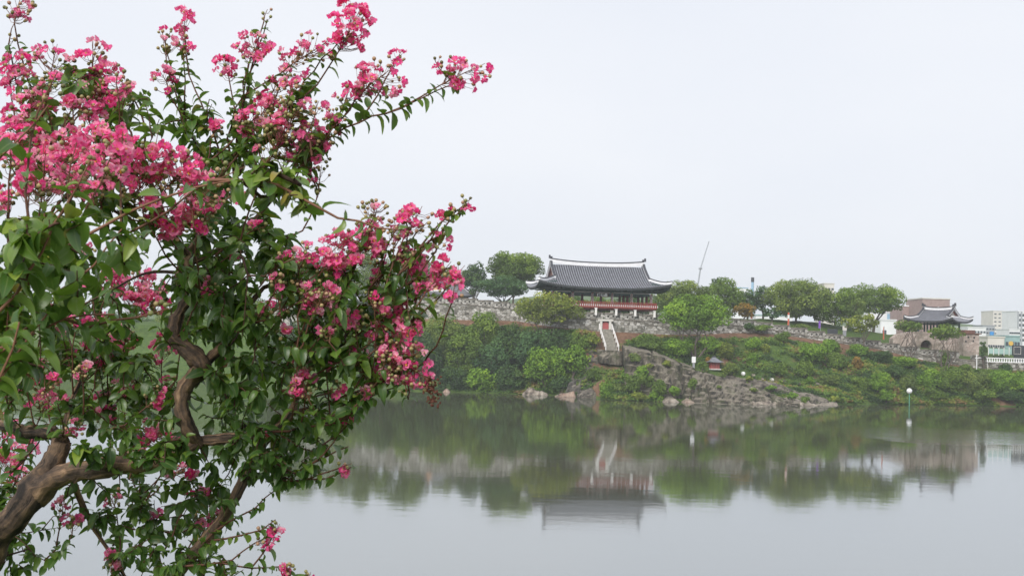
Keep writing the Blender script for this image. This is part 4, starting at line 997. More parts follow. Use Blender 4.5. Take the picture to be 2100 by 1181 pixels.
def shrub(label, px, py, D, wpx, hpx, mat, group=None, leaf=0.32, lobes=8, dens=0.9, name='shrub', stems=3):
    """py = foot of the shrub in the photo."""
    seedk[0] += 1; rng = np.random.default_rng(seedk[0])
    gz = ground_at(px, D)[2]
    if P(px, py, D)[2] < gz - 0.35: D = seat(px, py) or D
    b = P(px, py, D); k = D / FPX; hw, h = wpx * k / 2, hpx * k
    root = thing(name, label, 'shrub', b, 0, group); LB = []
    for i in range(lobes):
        th = rng.uniform(0, 6.283); q = rng.uniform(0.1, 0.68); zf = rng.uniform(0.22, 0.74) * (1 - 0.3 * q)
        LB.append((b + V3(hw * q * math.cos(th), hw * 0.8 * q * math.sin(th), h * zf), V3(hw * rng.uniform(.28, .46), hw * rng.uniform(.28, .42), h * rng.uniform(.16, .26)), float(np.clip(rng.normal(0.3 + 0.4 * zf, 0.14), 0.05, 0.98))))  # higher lobes get a lighter tint, painted light from above
    LB.append((b + V3(0, 0, h * 0.35), V3(hw * 0.62, hw * 0.55, h * 0.38), 0.3))  # core lobe kept dark, inner shade put into its tint
    v, f, tt = crown_mesh(LB, rng, leaf, dens, 0.5)
    link_mesh('crown', v - b, f, M[mat], root, b, False, tt)
    mb = MB()
    for q in range(stems):
        a = LB[q][0]; mb.tube([b + V3((q - 1) * 0.1, 0, -0.3), (b + a) / 2, a], [0.06, 0.045, 0.015], 4, False)
    mb.build('stem', M['bark_far'], root, b)
    return root
BW = 'trees behind the fortress wall'
# -- behind the wall and around the pavilion
far_tree('zelkova_tree', 'big round green tree left of the pavilion roof', 1052, 248, 1054, 512, 590, 116, 'f_mid', BW, lobes=26, dens=1.0, base_z=16)
far_tree('pine_tree', 'spreading pine in front of the round tree beside the roof corner', 1035, 236, 1030, 565, 612, 118, 'f_blue', BW, lobes=22, base_z=16)
far_tree('pine_tree', 'dark conifer beside the antenna behind the blossom tips', 972, 250, 972, 534, 610, 64, 'f_dark', BW, lobes=16, base_z=16)
far_tree('broad_tree', 'olive crowned tree seen over the pink blossom tips', 925, 256, 925, 541, 600, 80, 'f_olive', BW, lobes=14, base_z=16)
far_tree('broad_tree', 'tall hazy tree behind the right blossom sprays', 838, 252, 838, 512, 612, 120, 'f_mid', BW, lobes=20, base_z=16)
far_tree('broad_tree', 'tall pale tree glimpsed through the middle of the flowering crown', 735, 254, 735, 507, 620, 130, 'f_olive', BW, lobes=18, base_z=15.5)
far_tree('broad_tree', 'hazy tree showing as pale green between dark leaves', 620, 252, 622, 520, 640, 120, 'f_mid', BW, lobes=16, base_z=14.5)
far_tree('broad_tree', 'lower bank tree behind the crooked trunk head', 500, 250, 500, 585, 690, 130, 'f_mid', BW, lobes=14, base_z=12.5)
far_tree('broad_tree', 'far bank tree showing through the left blossom', 380, 250, 380, 618, 710, 130, 'f_olive', BW, lobes=14, base_z=11)
far_tree('broad_tree', 'far bank tree at the left showing under the near branches', 250, 250, 250, 632, 720, 140, 'f_dark', BW, lobes=14, base_z=10)
far_tree('broad_tree', 'far bank tree near the left picture edge', 110, 250, 110, 640, 730, 140, 'f_mid', BW, lobes=14, base_z=9)
far_tree('broad_tree', 'leftmost far bank tree', -20, 250, -20, 638, 735, 140, 'f_olive', BW, lobes=14, base_z=9)
far_tree('broad_tree', 'yellowish tree just right of the pavilion eave', 1396, 236, 1398, 570, 650, 108, 'f_olive', BW, lobes=18, base_z=15.5)
far_tree('zelkova_tree', 'tall tree with a dark wispy top right of the crane', 1474, 240, 1478, 566, 660, 96, 'f_mid', BW, lobes=20, base_z=15.8)
far_tree('pine_tree', 'sparse dark pine top poking above the tall tree', 1470, 247, 1470, 564, 600, 34, 'f_dark', BW, lobes=7, base_z=15.8, dens=0.6)
far_tree('broad_tree', 'dark low tree under the blue chimney', 1532, 244, 1532, 592, 650, 62, 'f_dark', BW, lobes=14, base_z=15.8)
far_tree('broad_tree', 'dark upright tree right of the blue chimney', 1565, 246, 1565, 580, 640, 44, 'f_blue', BW, lobes=12, base_z=15.8)
far_tree('maple_tree', 'small tree turning amber beside the orange banner', 1527, 234, 1527, 619, 653, 50, 'f_amber', BW, lobes=12, base_z=15.6, trunk_r=0.14)
far_tree('broad_tree', 'small bluish pine like tree left of the white hall', 1583, 240, 1583, 628, 656, 40, 'f_blue', BW, lobes=9, base_z=15.7, trunk_r=0.12)
far_tree('zelkova_tree', 'wide yellow green tree, tallest in the row right of the chimney', 1632, 242, 1633, 566, 660, 142, 'f_olive', BW, lobes=26, base_z=15.8, hole=.2)
far_tree('broad_tree', 'dense green tree between the widest tree and the round tree', 1712, 240, 1712, 584, 670, 106, 'f_mid', BW, lobes=18, base_z=15.2)
far_tree('zelkova_tree', 'round topped tree with visible branches left of the gatehouse', 1790, 246, 1797, 576, 652, 124, 'f_mid', BW, lobes=24, base_z=13.6, dens=0.62, trunk_r=0.3)
far_tree('broad_tree', 'slim tree leaning against the round topped tree', 1738, 238, 1745, 600, 672, 66, 'f_olive', BW, lobes=12, base_z=14.8)
for a, b, w_, mt, lab in ((1170, 600, 70, 'f_dark', 'dark tree seen between the left columns of the pavilion'), (1228, 604, 74, 'f_mid', 'tree seen between the middle columns of the pavilion'), (1290, 606, 74, 'f_dark', 'tree seen between the right columns of the pavilion'), (1345, 598, 60, 'f_mid', 'tree behind the right corner of the pavilion floor')):
    far_tree('broad_tree', lab, a, 246, a, b, 652, w_, mt, BW, lobes=14, base_z=15.0, trunk_r=0.16)
# -- in front of the wall
FW = 'trees in front of the fortress wall'
far_tree('wall_tree', 'yellow green forked tree in front of the wall left of the red door', 1112, 208.2, 1120, 596, 668, 138, 'f_yellow', FW, trunks=2, lobes=22, dens=0.75, depth=0.45, trunk_r=0.2)
far_tree('wall_tree', 'large bright green forked tree on the slope right of the pavilion', 1426, 203.6, 1426, 602, 684, 150, 'f_bright', FW, trunks=3, lobes=26, dens=0.85, depth=0.45, trunk_r=0.2)
far_tree('wall_tree', 'small spreading tree below the round topped tree', 1774, 216.5, 1768, 640, 682, 82, 'f_yellow', FW, trunks=1, lobes=16, dens=0.75, depth=0.5, trunk_r=0.16)
far_tree('wall_tree', 'multi stemmed tree left of the stone arch', 1862, 215.5, 1864, 655, 682, 66, 'f_mid', FW, trunks=4, lobes=14, dens=0.8, depth=0.5, trunk_r=0.11)
far_tree('wall_tree', 'multi stemmed tree right of the stone arch', 1938, 213.5, 1938, 664, 700, 78, 'f_mid', FW, trunks=4, lobes=16, dens=0.8, depth=0.5, trunk_r=0.12)
far_tree('creeper_tree', 'ivy covered post at the end of the fortress wall', 2017, 213, 2017, 692, 745, 18, 'f_dark', FW, lobes=7, dens=0.9, trunk_r=0.15)
# -- wooded bank left of the stairs
WB = 'trees on the wooded bank'
wood = [(862, 207, 862, 668, 800, 96, 'f_dark', 'dark bank tree at the edge of the blossom'), (905, 212, 905, 640, 748, 92, 'f_olive', 'olive bank tree under the left end of the wall'),
        (948, 208, 950, 668, 798, 84, 'f_mid', 'rounded mid green bank tree left of the forked yellow tree'), (990, 213, 990, 632, 735, 92, 'f_mid', 'bank tree whose top touches the wall foot'),
        (1010, 206.5, 1012, 690, 804, 76, 'f_blue', 'bluish bank tree reaching down to the water'), (1052, 210, 1050, 655, 760, 86, 'f_dark', 'dark bank tree beneath the forked yellow tree'),
        (1098, 207, 1098, 665, 770, 84, 'f_blue', 'dense blue green bank tree above the pale boulder'), (1145, 205.5, 1145, 670, 765, 84, 'f_dark', 'dark leafy bank tree left of the stair foot shrubs'),
        (1118, 203.2, 1118, 708, 790, 92, 'f_bright', 'bright green bank tree overhanging the boulders'), (1176, 202.6, 1178, 706, 766, 70, 'f_bright', 'light green bank tree beside the streaked stone block'),
        (930, 204.5, 930, 745, 812, 70, 'f_dark', 'low dark shoreline tree near the hanging dry blossom'), (985, 204, 985, 752, 812, 64, 'f_bright', 'low grassy green tree at the shoreline'),
        (1050, 203.8, 1045, 745, 808, 72, 'f_dark', 'low dark tree behind the pale boulder'), (830, 214, 830, 640, 770, 90, 'f_mid', 'bank tree half hidden by flower sprays'),
        (780, 210, 780, 655, 800, 100, 'f_dark', 'bank tree mostly covered by the blossoming branches'), (700, 214, 700, 650, 770, 120, 'f_mid', 'bank tree seen through the lower right of the flowering crown'),
        (600, 216, 600, 660, 775, 130, 'f_dark', 'bank tree behind the centre of the flowering crown'), (1150, 201, 1150, 768, 806, 44, 'f_dark', 'small dark tree rooted between the two boulders')]
for bx, D, cx_, yt, yb_, wp, mt, lab in wood:
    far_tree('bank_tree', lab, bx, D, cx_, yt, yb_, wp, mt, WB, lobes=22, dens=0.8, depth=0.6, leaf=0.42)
# -- shrubs
SB = 'shrubs on the rocky slope'
SH = [('tall bright green bush at the water beside the speckled boulder', 1243, 816, 195, 46, 44, 'f_bright'), ('yellow shrub left of the staircase', 1217, 706, 205.0, 36, 30, 'f_yellow'),
      ('dark round shrub left of the yellow stair shrub', 1186, 716, 205.4, 58, 42, 'f_mid'), ('light green shrub right of the foot of the staircase', 1286, 728, 203.6, 30, 22, 'f_bright'),
      ('long dark green hedge mass under the right part of the wall', 1330, 716, 205.6, 92, 40, 'f_mid'), ('green hedge mass left of the forked tree trunk', 1385, 728, 205, 84, 44, 'f_bright'),
      ('shrub right of the forked tree trunk', 1452, 726, 206, 62, 44, 'f_bright'), ('yellowish bush above the shrine hut', 1486, 736, 206, 58, 46, 'f_yellow'),
      ('rounded bush right of the shrine hut', 1500, 770, 201.4, 46, 34, 'f_olive'), ('yellow shrub beside the short globe lamp', 1538, 781, 199.4, 22, 13, 'f_yellow'),
      ('bushy shrub under the streaked stone block', 1214, 782, 199.5, 44, 36, 'f_mid'), ('small shrub right of the bare earth under the block', 1290, 780, 198.5, 36, 30, 'f_bright'), ('grassy shrub at the foot of the bare earth', 1272, 806, 195.2, 40, 26, 'f_olive'), ('tall leafy shrub against the streaked cliff left end', 1300, 806, 193.6, 46, 52, 'f_mid'), ('bushy shrub halfway up the cliff left end', 1318, 778, 195.4, 40, 34, 'f_bright'), ('dense shrub at the cliff foot beside the flat shore rock', 1352, 812, 192, 44, 44, 'f_mid'), ('creeper tuft on the upper cliff edge', 1302, 742, 198, 34, 22, 'f_olive'), ('grass tuft on the top of the boulder cliff', 1482, 772, 195.4, 22, 10, 'f_olive'), ('green tuft in the joint between the two cliff rocks', 1420, 800, 191.4, 26, 34, 'f_mid'), ('bushy tuft low on the cliff beside the shore rocks', 1385, 812, 191.6, 32, 26, 'f_bright'), ('yellowish tuft on the brow of the streaked cliff', 1368, 752, 197.6, 30, 16, 'f_yellow'), ('low weeds on the shoulder of the boulder cliff', 1546, 803, 192.4, 26, 10, 'f_olive'), ('weedy tuft on the layered ledge', 1580, 800, 196.6, 30, 12, 'f_bright'), ('small weed tuft low on the boulder cliff', 1474, 796, 190.6, 14, 9, 'f_olive'), ('leafy shrub hiding the left side of the shrine hut', 1440, 757, 199.4, 26, 20, 'f_mid'), ('reddish leaved sapling left of the shrine hut', 1452, 752, 202.6, 22, 26, 'f_amber'), ('green shrub in the cleft of the cliff', 1330, 800, 196, 42, 40, 'f_mid'),
      ('yellow green shrub at the water under the cliff cleft', 1345, 820, 192.2, 40, 30, 'f_bright'), ('low yellow weeds at the shoreline left of the boulder cliff', 1312, 822, 192.6, 46, 26, 'f_yellow'),
      ('yellow shrub clinging to the cliff face', 1330, 756, 197.6, 30, 14, 'f_yellow'), ('bright shrub near the tip of the promontory', 1624, 818, 192.6, 30, 18, 'f_bright'),
      ('green shrub between the promontory slabs', 1650, 826, 192, 22, 18, 'f_mid'), ('bush in the middle of the bare slope', 1598, 770, 203, 40, 36, 'f_mid'),
      ('light bush below the earth band', 1545, 718, 210, 50, 34, 'f_bright'), ('pale bush on the slope right of the hut', 1543, 752, 205, 22, 36, 'f_bright'),
      ('yellowish bush high on the bare slope', 1571, 726, 209, 28, 30, 'f_yellow'), ('leafy bush at the upper edge of the bare slope', 1606, 700, 213, 40, 24, 'f_mid'),
      ('big layered bush right of the bare slope', 1668, 742, 209, 62, 50, 'f_bright'), ('tall bush below the layered bush', 1650, 775, 206, 50, 42, 'f_mid'),
      ('small palm like plant on the slope', 1661, 786, 203.2, 24, 18, 'f_bright'), ('green bush under the descending wall', 1706, 724, 213, 52, 36, 'f_bright'),
      ('dark bush on the right slope', 1722, 758, 209, 54, 46, 'f_mid'), ('bush on the slope foot above the promontory', 1700, 790, 204, 48, 30, 'f_olive'),
      ('grassy yellow bush at the tip of the promontory', 1712, 824, 198, 34, 16, 'f_yellow'), ('low hedge under the red earth path', 1760, 728, 214, 62, 26, 'f_bright'),
      ('dark hedge under the path near the small spreading tree', 1800, 745, 213, 66, 34, 'f_dark'), ('reddish bush on the right slope', 1756, 756, 210.6, 36, 30, 'f_amber'),
      ('bush left of the river lamp', 1800, 800, 203.6, 60, 46, 'f_bright'), ('waterline bush left of the river lamp', 1818, 822, 202.6, 44, 30, 'f_bright'), ('dark bush at the shoreline below the right slope', 1768, 802, 204.4, 50, 40, 'f_mid'),
      ('low bush behind the river lamp', 1862, 800, 208, 52, 40, 'f_olive'), ('hedge following the end of the earth path', 1856, 752, 213, 66, 26, 'f_bright'),
      ('dark bush above the river lamp', 1838, 775, 209, 52, 36, 'f_dark'), ('tall rounded bush right of the river lamp', 1905, 800, 209.5, 58, 54, 'f_bright'),
      ('dark green bush right of the tall rounded bush', 1945, 806, 209.6, 60, 66, 'f_mid'), ('shoreline bush under the tall rounded bush', 1915, 822, 208.2, 60, 36, 'f_mid'),
      ('layered bush below the end of the fortress wall', 1995, 812, 209.4, 72, 62, 'f_olive'), ('wide bright bush under the road wall', 2050, 808, 209.4, 76, 60, 'f_bright'),
      ('bush at the right picture edge under the balustrade', 2098, 806, 209, 60, 56, 'f_bright'), ('dark bush touching the water near the right edge', 2075, 824, 207.6, 66, 34, 'f_dark'),
      ('shoreline bush between the two rightmost dark bushes', 2015, 824, 208, 62, 34, 'f_mid'), ('bush partly outside the right edge', 2140, 815, 208.6, 60, 70, 'f_mid'),
      ('vine draped bush on the road wall', 2062, 768, 212, 34, 28, 'f_dark'), ('ivy clump on the wall below the right multi stemmed tree', 1937, 752, 214.2, 24, 36, 'f_mid'),
      ('rounded clipped bush behind the parapet near the tall banner', 1642, 674, 226, 44, 14, 'f_olive'), ('shrub in front of the string of loopholes beside the slope tree', 1560, 678, 217.5, 50, 16, 'f_mid'),
      ('ivy patch on the wall right of the slope tree', 1535, 677, 216.4, 30, 18, 'f_dark'), ('low hedge behind the teal fence panels', 2056, 727, 224, 60, 16, 'f_mid'), ('small shrub at the foot of the wall end', 1975, 765, 213.4, 40, 22, 'f_mid')]
for lab, px_, py_, D, wp, hp, mt in SH:
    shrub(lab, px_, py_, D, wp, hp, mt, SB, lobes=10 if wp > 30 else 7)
M['weeds'] = leafy('slope_weeds', [(0.0, (0.03, 0.055, 0.022)), (0.35, (0.06, 0.12, 0.03)), (0.65, (0.13, 0.22, 0.036)), (0.85, (0.22, 0.24, 0.045)), (1.0, (0.24, 0.15, 0.07))], 0.22, 0.6, 0.2)
# ground cover over the slope and the shore
rng = np.random.default_rng(77); n = 42000
px_ = rng.uniform(820, 2150, n); lev = rng.uniform(2.02, 4.62, n)
i_ = np.clip(np.searchsorted(pxs, px_) - 1, 0, nI - 2); j_ = np.clip(np.searchsorted(rowlev, lev) - 1, 0, nJ - 2)
a_ = ((px_ - pxs[i_]) / (pxs[i_ + 1] - pxs[i_]))[:, None]; b_ = ((lev - rowlev[j_]) / (rowlev[j_ + 1] - rowlev[j_]))[:, None]
p = (TG[i_, j_] * (1 - a_) + TG[i_ + 1, j_] * a_) * (1 - b_) + (TG[i_, j_ + 1] * (1 - a_) + TG[i_ + 1, j_ + 1] * a_) * b_
dn = hashnoise(p[:, 0], p[:, 1] * 1.5, 5, 21) + 0.6 * hashnoise(p[:, 0], p[:, 1] * 2, 1.6, 22)
keep = (dn + np.where(px_ < 1215, 0.3, np.where(px_ > 1700, 0.3, 0.2)) > 0) & ~((px_ > 1222) & (px_ < 1282) & (lev > 3.5))
p, dn = np.repeat(p[keep], 4, 0), np.repeat(dn[keep], 4); n = len(p)
C = p + rng.normal(size=(n, 3)) * (0.35, 0.3, 0.12); C[:, 2] += 0.2 + 0.5 * np.maximum(0, dn)
T = np.clip(0.42 + dn * 0.55 + 1.1 * hashnoise(p[:, 0], p[:, 1] * 2, 2.2, 31) + rng.normal(size=n) * 0.12, 0, 1)
S = rng.uniform(0.22, 0.52, n) * np.where(dn > 0.2, 1.3, 1.0)
Nn = rng.normal(size=C.shape) * 0.5 + V3(0, -0.5, 0.8); Nn /= np.linalg.norm(Nn, axis=1)[:, None]
v, f = leaf_quads(C, Nn, np.array(S), rng)
o = link_mesh('undergrowth', v, f, M['weeds'], None, (0, 0, 0), False, np.array(T), 'stuff'); o['label'] = 'low weeds and creepers covering the rocky slope'; o['category'] = 'undergrowth'
# ---- haze between the near tree and the far bank
hz = MB(); hz.box((0, 620, 22), (3400, 1500, 74)); t = NT('mist_air'); t.t.nodes.remove(t.p)
pv = t.n('VolumePrincipled'); pv.inputs['Color'].default_value = (0.93, 0.96, 1.0, 1); pv.inputs['Density'].default_value = 0.00032; pv.inputs['Anisotropy'].default_value = 0.2
t.l(pv.outputs[0], t.out.inputs['Volume'])
o = hz.build('haze', t.m, None, (0, 0, 0), kind='stuff')
# ================================================================== crape myrtle in the foreground
def mk_leaf_mat():
    t = NT('myrtle_leaf'); tint = t.attr('tint')
    c = t.ramp(tint, [(0.0, (0.036, 0.085, 0.022)), (0.4, (0.074, 0.155, 0.030)), (0.7, (0.155, 0.255, 0.036)), (0.93, (0.25, 0.34, 0.045)), (1.0, (0.36, 0.28, 0.06))])
    nz = t.noise(t.coord((1, 1, 1)), 45, 3, 0.6)
    c = t.mix(0.5, c, t.ramp(nz, [(0.3, (0.75, 0.78, 0.72)), (0.7, (1, 1, 1))]), 'MULTIPLY')
    sp_ = t.noise(t.coord((1, 1, 1)), 26, 4, 0.65); c = t.mix(t.ramp(sp_, [(0.64, (0, 0, 0)), (0.72, (0.55, 0.55, 0.55))]), c, (0.26, 0.19, 0.05))
    g = t.n('NewGeometry'); cb = t.mix(g.outputs['Backfacing'], c, t.mix(0.4, c, (0.11, 0.17, 0.085)))
    ac = t.attr('across'); rib = t.ramp(ac, [(0.03, (1, 1, 1)), (0.13, (0, 0, 0))]); cb = t.mix(t.math('MULTIPLY', rib, 0.5), cb, (0.24, 0.30, 0.11))
    edge = t.ramp(ac, [(0.86, (0, 0, 0)), (1.0, (1, 1, 1))]); cb = t.mix(t.math('MULTIPLY', edge, 0.4), cb, (0.26, 0.20, 0.06))
    t.base(cb, 0.33, 0.55)
    tr = t.n('BsdfTranslucent'); t.l(t.mix(0.6, c, (0.22, 0.40, 0.03)), tr.inputs[0])
    m = t.n('MixShader'); m.inputs[0].default_value = 0.34
    t.l(t.p.outputs[0], m.inputs[1]); t.l(tr.outputs[0], m.inputs[2]); t.l(m.outputs[0], t.out.inputs[0]); return t.m
M['mleaf'] = mk_leaf_mat()
def mk_petal_mat():
    t = NT('myrtle_petal')
    c = t.ramp(t.attr('tint'), [(0.0, (0.95, 0.05, 0.30)), (0.35, (0.99, 0.15, 0.42)), (0.7, (0.99, 0.33, 0.54)), (0.9, (0.99, 0.6, 0.68)), (0.905, (0.85, 0.46, 0.03)), (1.0, (0.78, 0.55, 0.1))])
    t.base(c, 0.6, 0.2); tr = t.n('BsdfTranslucent'); t.l(c, tr.inputs[0])
    m = t.n('MixShader'); m.inputs[0].default_value = 0.5
    t.l(t.p.outputs[0], m.inputs[1]); t.l(tr.outputs[0], m.inputs[2]); t.l(m.outputs[0], t.out.inputs[0]); return t.m
M['petal'] = mk_petal_mat()
t = NT('myrtle_capsule'); M['capsule'] = t.base(t.ramp(t.attr('tint'), [(0, (0.10, 0.085, 0.03)), (0.35, (0.24, 0.25, 0.09)), (0.7, (0.38, 0.29, 0.13)), (1, (0.40, 0.23, 0.16))]), 0.45, 0.4)
t = NT('myrtle_twig'); M['twig'] = t.base(t.ramp(t.attr('tint'), [(0, (0.035, 0.022, 0.017)), (0.5, (0.11, 0.05, 0.032)), (1.0, (0.24, 0.115, 0.07))]), 0.7, 0.3)
t = NT('myrtle_bark'); v = t.coord((1, 1, 1)); ba = t.n('Attribute'); ba.attribute_name = 'bark_run'; bm2 = t.n('Mapping'); bm2.inputs['Scale'].default_value = (30, 30, 5.5); t.l(ba.outputs['Vector'], bm2.inputs[0]); a = t.noise(bm2.outputs[0], 1.0, 6, 0.65); b_ = t.noise(v, 24, 5, 0.7)
vb = t.n('TexVoronoi', feature='F1'); vb.inputs['Scale'].default_value = 0.42; t.l(bm2.outputs[0], vb.inputs['Vector']); vw = t.n('RGBToBW'); t.l(vb.outputs['Color'], vw.inputs[0])
f = t.math('ADD', t.math('ADD', t.math('MULTIPLY', a, 0.52), t.math('MULTIPLY', b_, 0.3)), t.math('MULTIPLY', vw.outputs[0], 0.18)); t.bump(f, 1.0, 0.02)
M['bark'] = t.base(t.ramp(f, [(0.38, (0.022, 0.018, 0.016)), (0.46, (0.085, 0.06, 0.045)), (0.54, (0.20, 0.13, 0.082)), (0.62, (0.42, 0.275, 0.175))]), 0.75, 0.25)
t = NT('dry_blossom'); M['dry'] = t.base((0.12, 0.05, 0.035), 0.8, 0.2)

# ---- leaf, floret and capsule shapes
def leaf_shape(curl, fold, wid, wave=0.0):
    st = [(0.0, 0.02), (0.12, 0.15), (0.32, 0.27), (0.55, 0.305), (0.78, 0.25), (0.93, 0.135), (1.0, 0.015)]
    v, f = [], []
    for i, (y, w_) in enumerate(st):
        z = -curl * y * y; yy = y * (1 - 0.25 * curl * y)
        for sx in (-1, 0, 1): v.append((sx * w_ * wid, yy, z + abs(sx) * (fold * w_ + wave * math.sin(y * 9 + sx))))
    for i in range(len(st) - 1):
        b = i * 3
        for k in (0, 1): f.append((b + k, b + k + 1, b + 4 + k, b + 3 + k))
    return np.array(v), np.array(f)
ACROSS = np.tile((1.0, 0.0, 1.0), 7)
LEAVES = [leaf_shape(0.3, 0.5, 0.95), leaf_shape(0.6, 0.4, 1.0, 0.02), leaf_shape(0.9, 0.55, 0.9), leaf_shape(0.45, 0.25, 1.1, 0.04), leaf_shape(0.75, 0.7, 0.8, 0.02)]
def floret_shape(seed):
    r = np.random.default_rng(seed); v, f, t_ = [], [], []
    for k in range(6):
        a = k * math.pi / 3 + r.uniform(-0.2, 0.2); el = r.uniform(-0.1, 0.95); ln = r.uniform(0.42, 0.56); wd = r.uniform(0.36, 0.48)
        d = V3(math.cos(a) * math.cos(el), math.sin(a) * math.cos(el), math.sin(el)); s_ = V3(-math.sin(a), math.cos(a), 0); n_ = np.cross(d, s_)
        b = len(v); v += [d * 0.06 - s_ * 0.015, d * 0.06 + s_ * 0.015, d * ln * 0.42 - s_ * 0.03, d * ln * 0.42 + s_ * 0.03]
        f.append((b, b + 1, b + 3, b + 2)); t_.append(0.5)
        for i, q in enumerate((0.42, 0.7, 1.0)):
            w_ = wd * (0.45, 0.62, 0.42)[i]
            for j in (-1, 0, 1): v.append(d * ln * q + s_ * w_ * j * r.uniform(0.8, 1.1) + n_ * r.uniform(-0.19, 0.19))
        for i in range(2):
            for j in range(2): q = b + 4 + i * 3 + j; f.append((q, q + 1, q + 4, q + 3)); t_.append(0.45 + r.uniform(-0.22, 0.32))
    for k in range(8):                                   # stamens
        a = r.uniform(0, 6.28); d = V3(math.cos(a) * 0.3, math.sin(a) * 0.3, 1); d = unit(d) * r.uniform(0.12, 0.24); s_ = V3(0.045, 0, 0); b = len(v)
        v += [d - s_, d + V3(0, 0.045, 0), d + s_, d + V3(0, -0.045, 0.03)]; f.append((b, b + 1, b + 2, b + 3)); t_.append(0.96)
    return np.array(v), np.array(f), np.array(t_)
FLORETS = [floret_shape(s) for s in (1, 2, 3, 4)]
def caps_shape():
    m_ = MB(); m_.ball((0, 0, 0.5), 0.5, 7, 5); v = np.concatenate(m_.v)
    m_.add([(-.16, -.16, 0.06), (.16, -.16, 0.06), (.16, .16, 0.06), (-.16, .16, 0.06), (0, 0, -0.2)], [(0, 1, 4), (1, 2, 4), (2, 3, 4), (3, 0, 4)])
    q = []
    for k in m_.f: q.append(k)
    return np.concatenate(m_.v), q
CAPS = caps_shape()
def frame(y, n):                                         # rotation with +Y along y and +Z near n
    y = unit(y); x = np.cross(y, n)
    if np.linalg.norm(x) < 1e-4: x = np.cross(y, V3(1, 0.3, 0.2))
    x = unit(x); z = np.cross(x, y); return np.stack([x, y, z], 1)
def proj(p):
    d = p - CAM; z = d @ _f; return np.array((PW / 2 + FPX * (d @ _r) / z, PH / 2 - FPX * (d @ _u) / z)), z

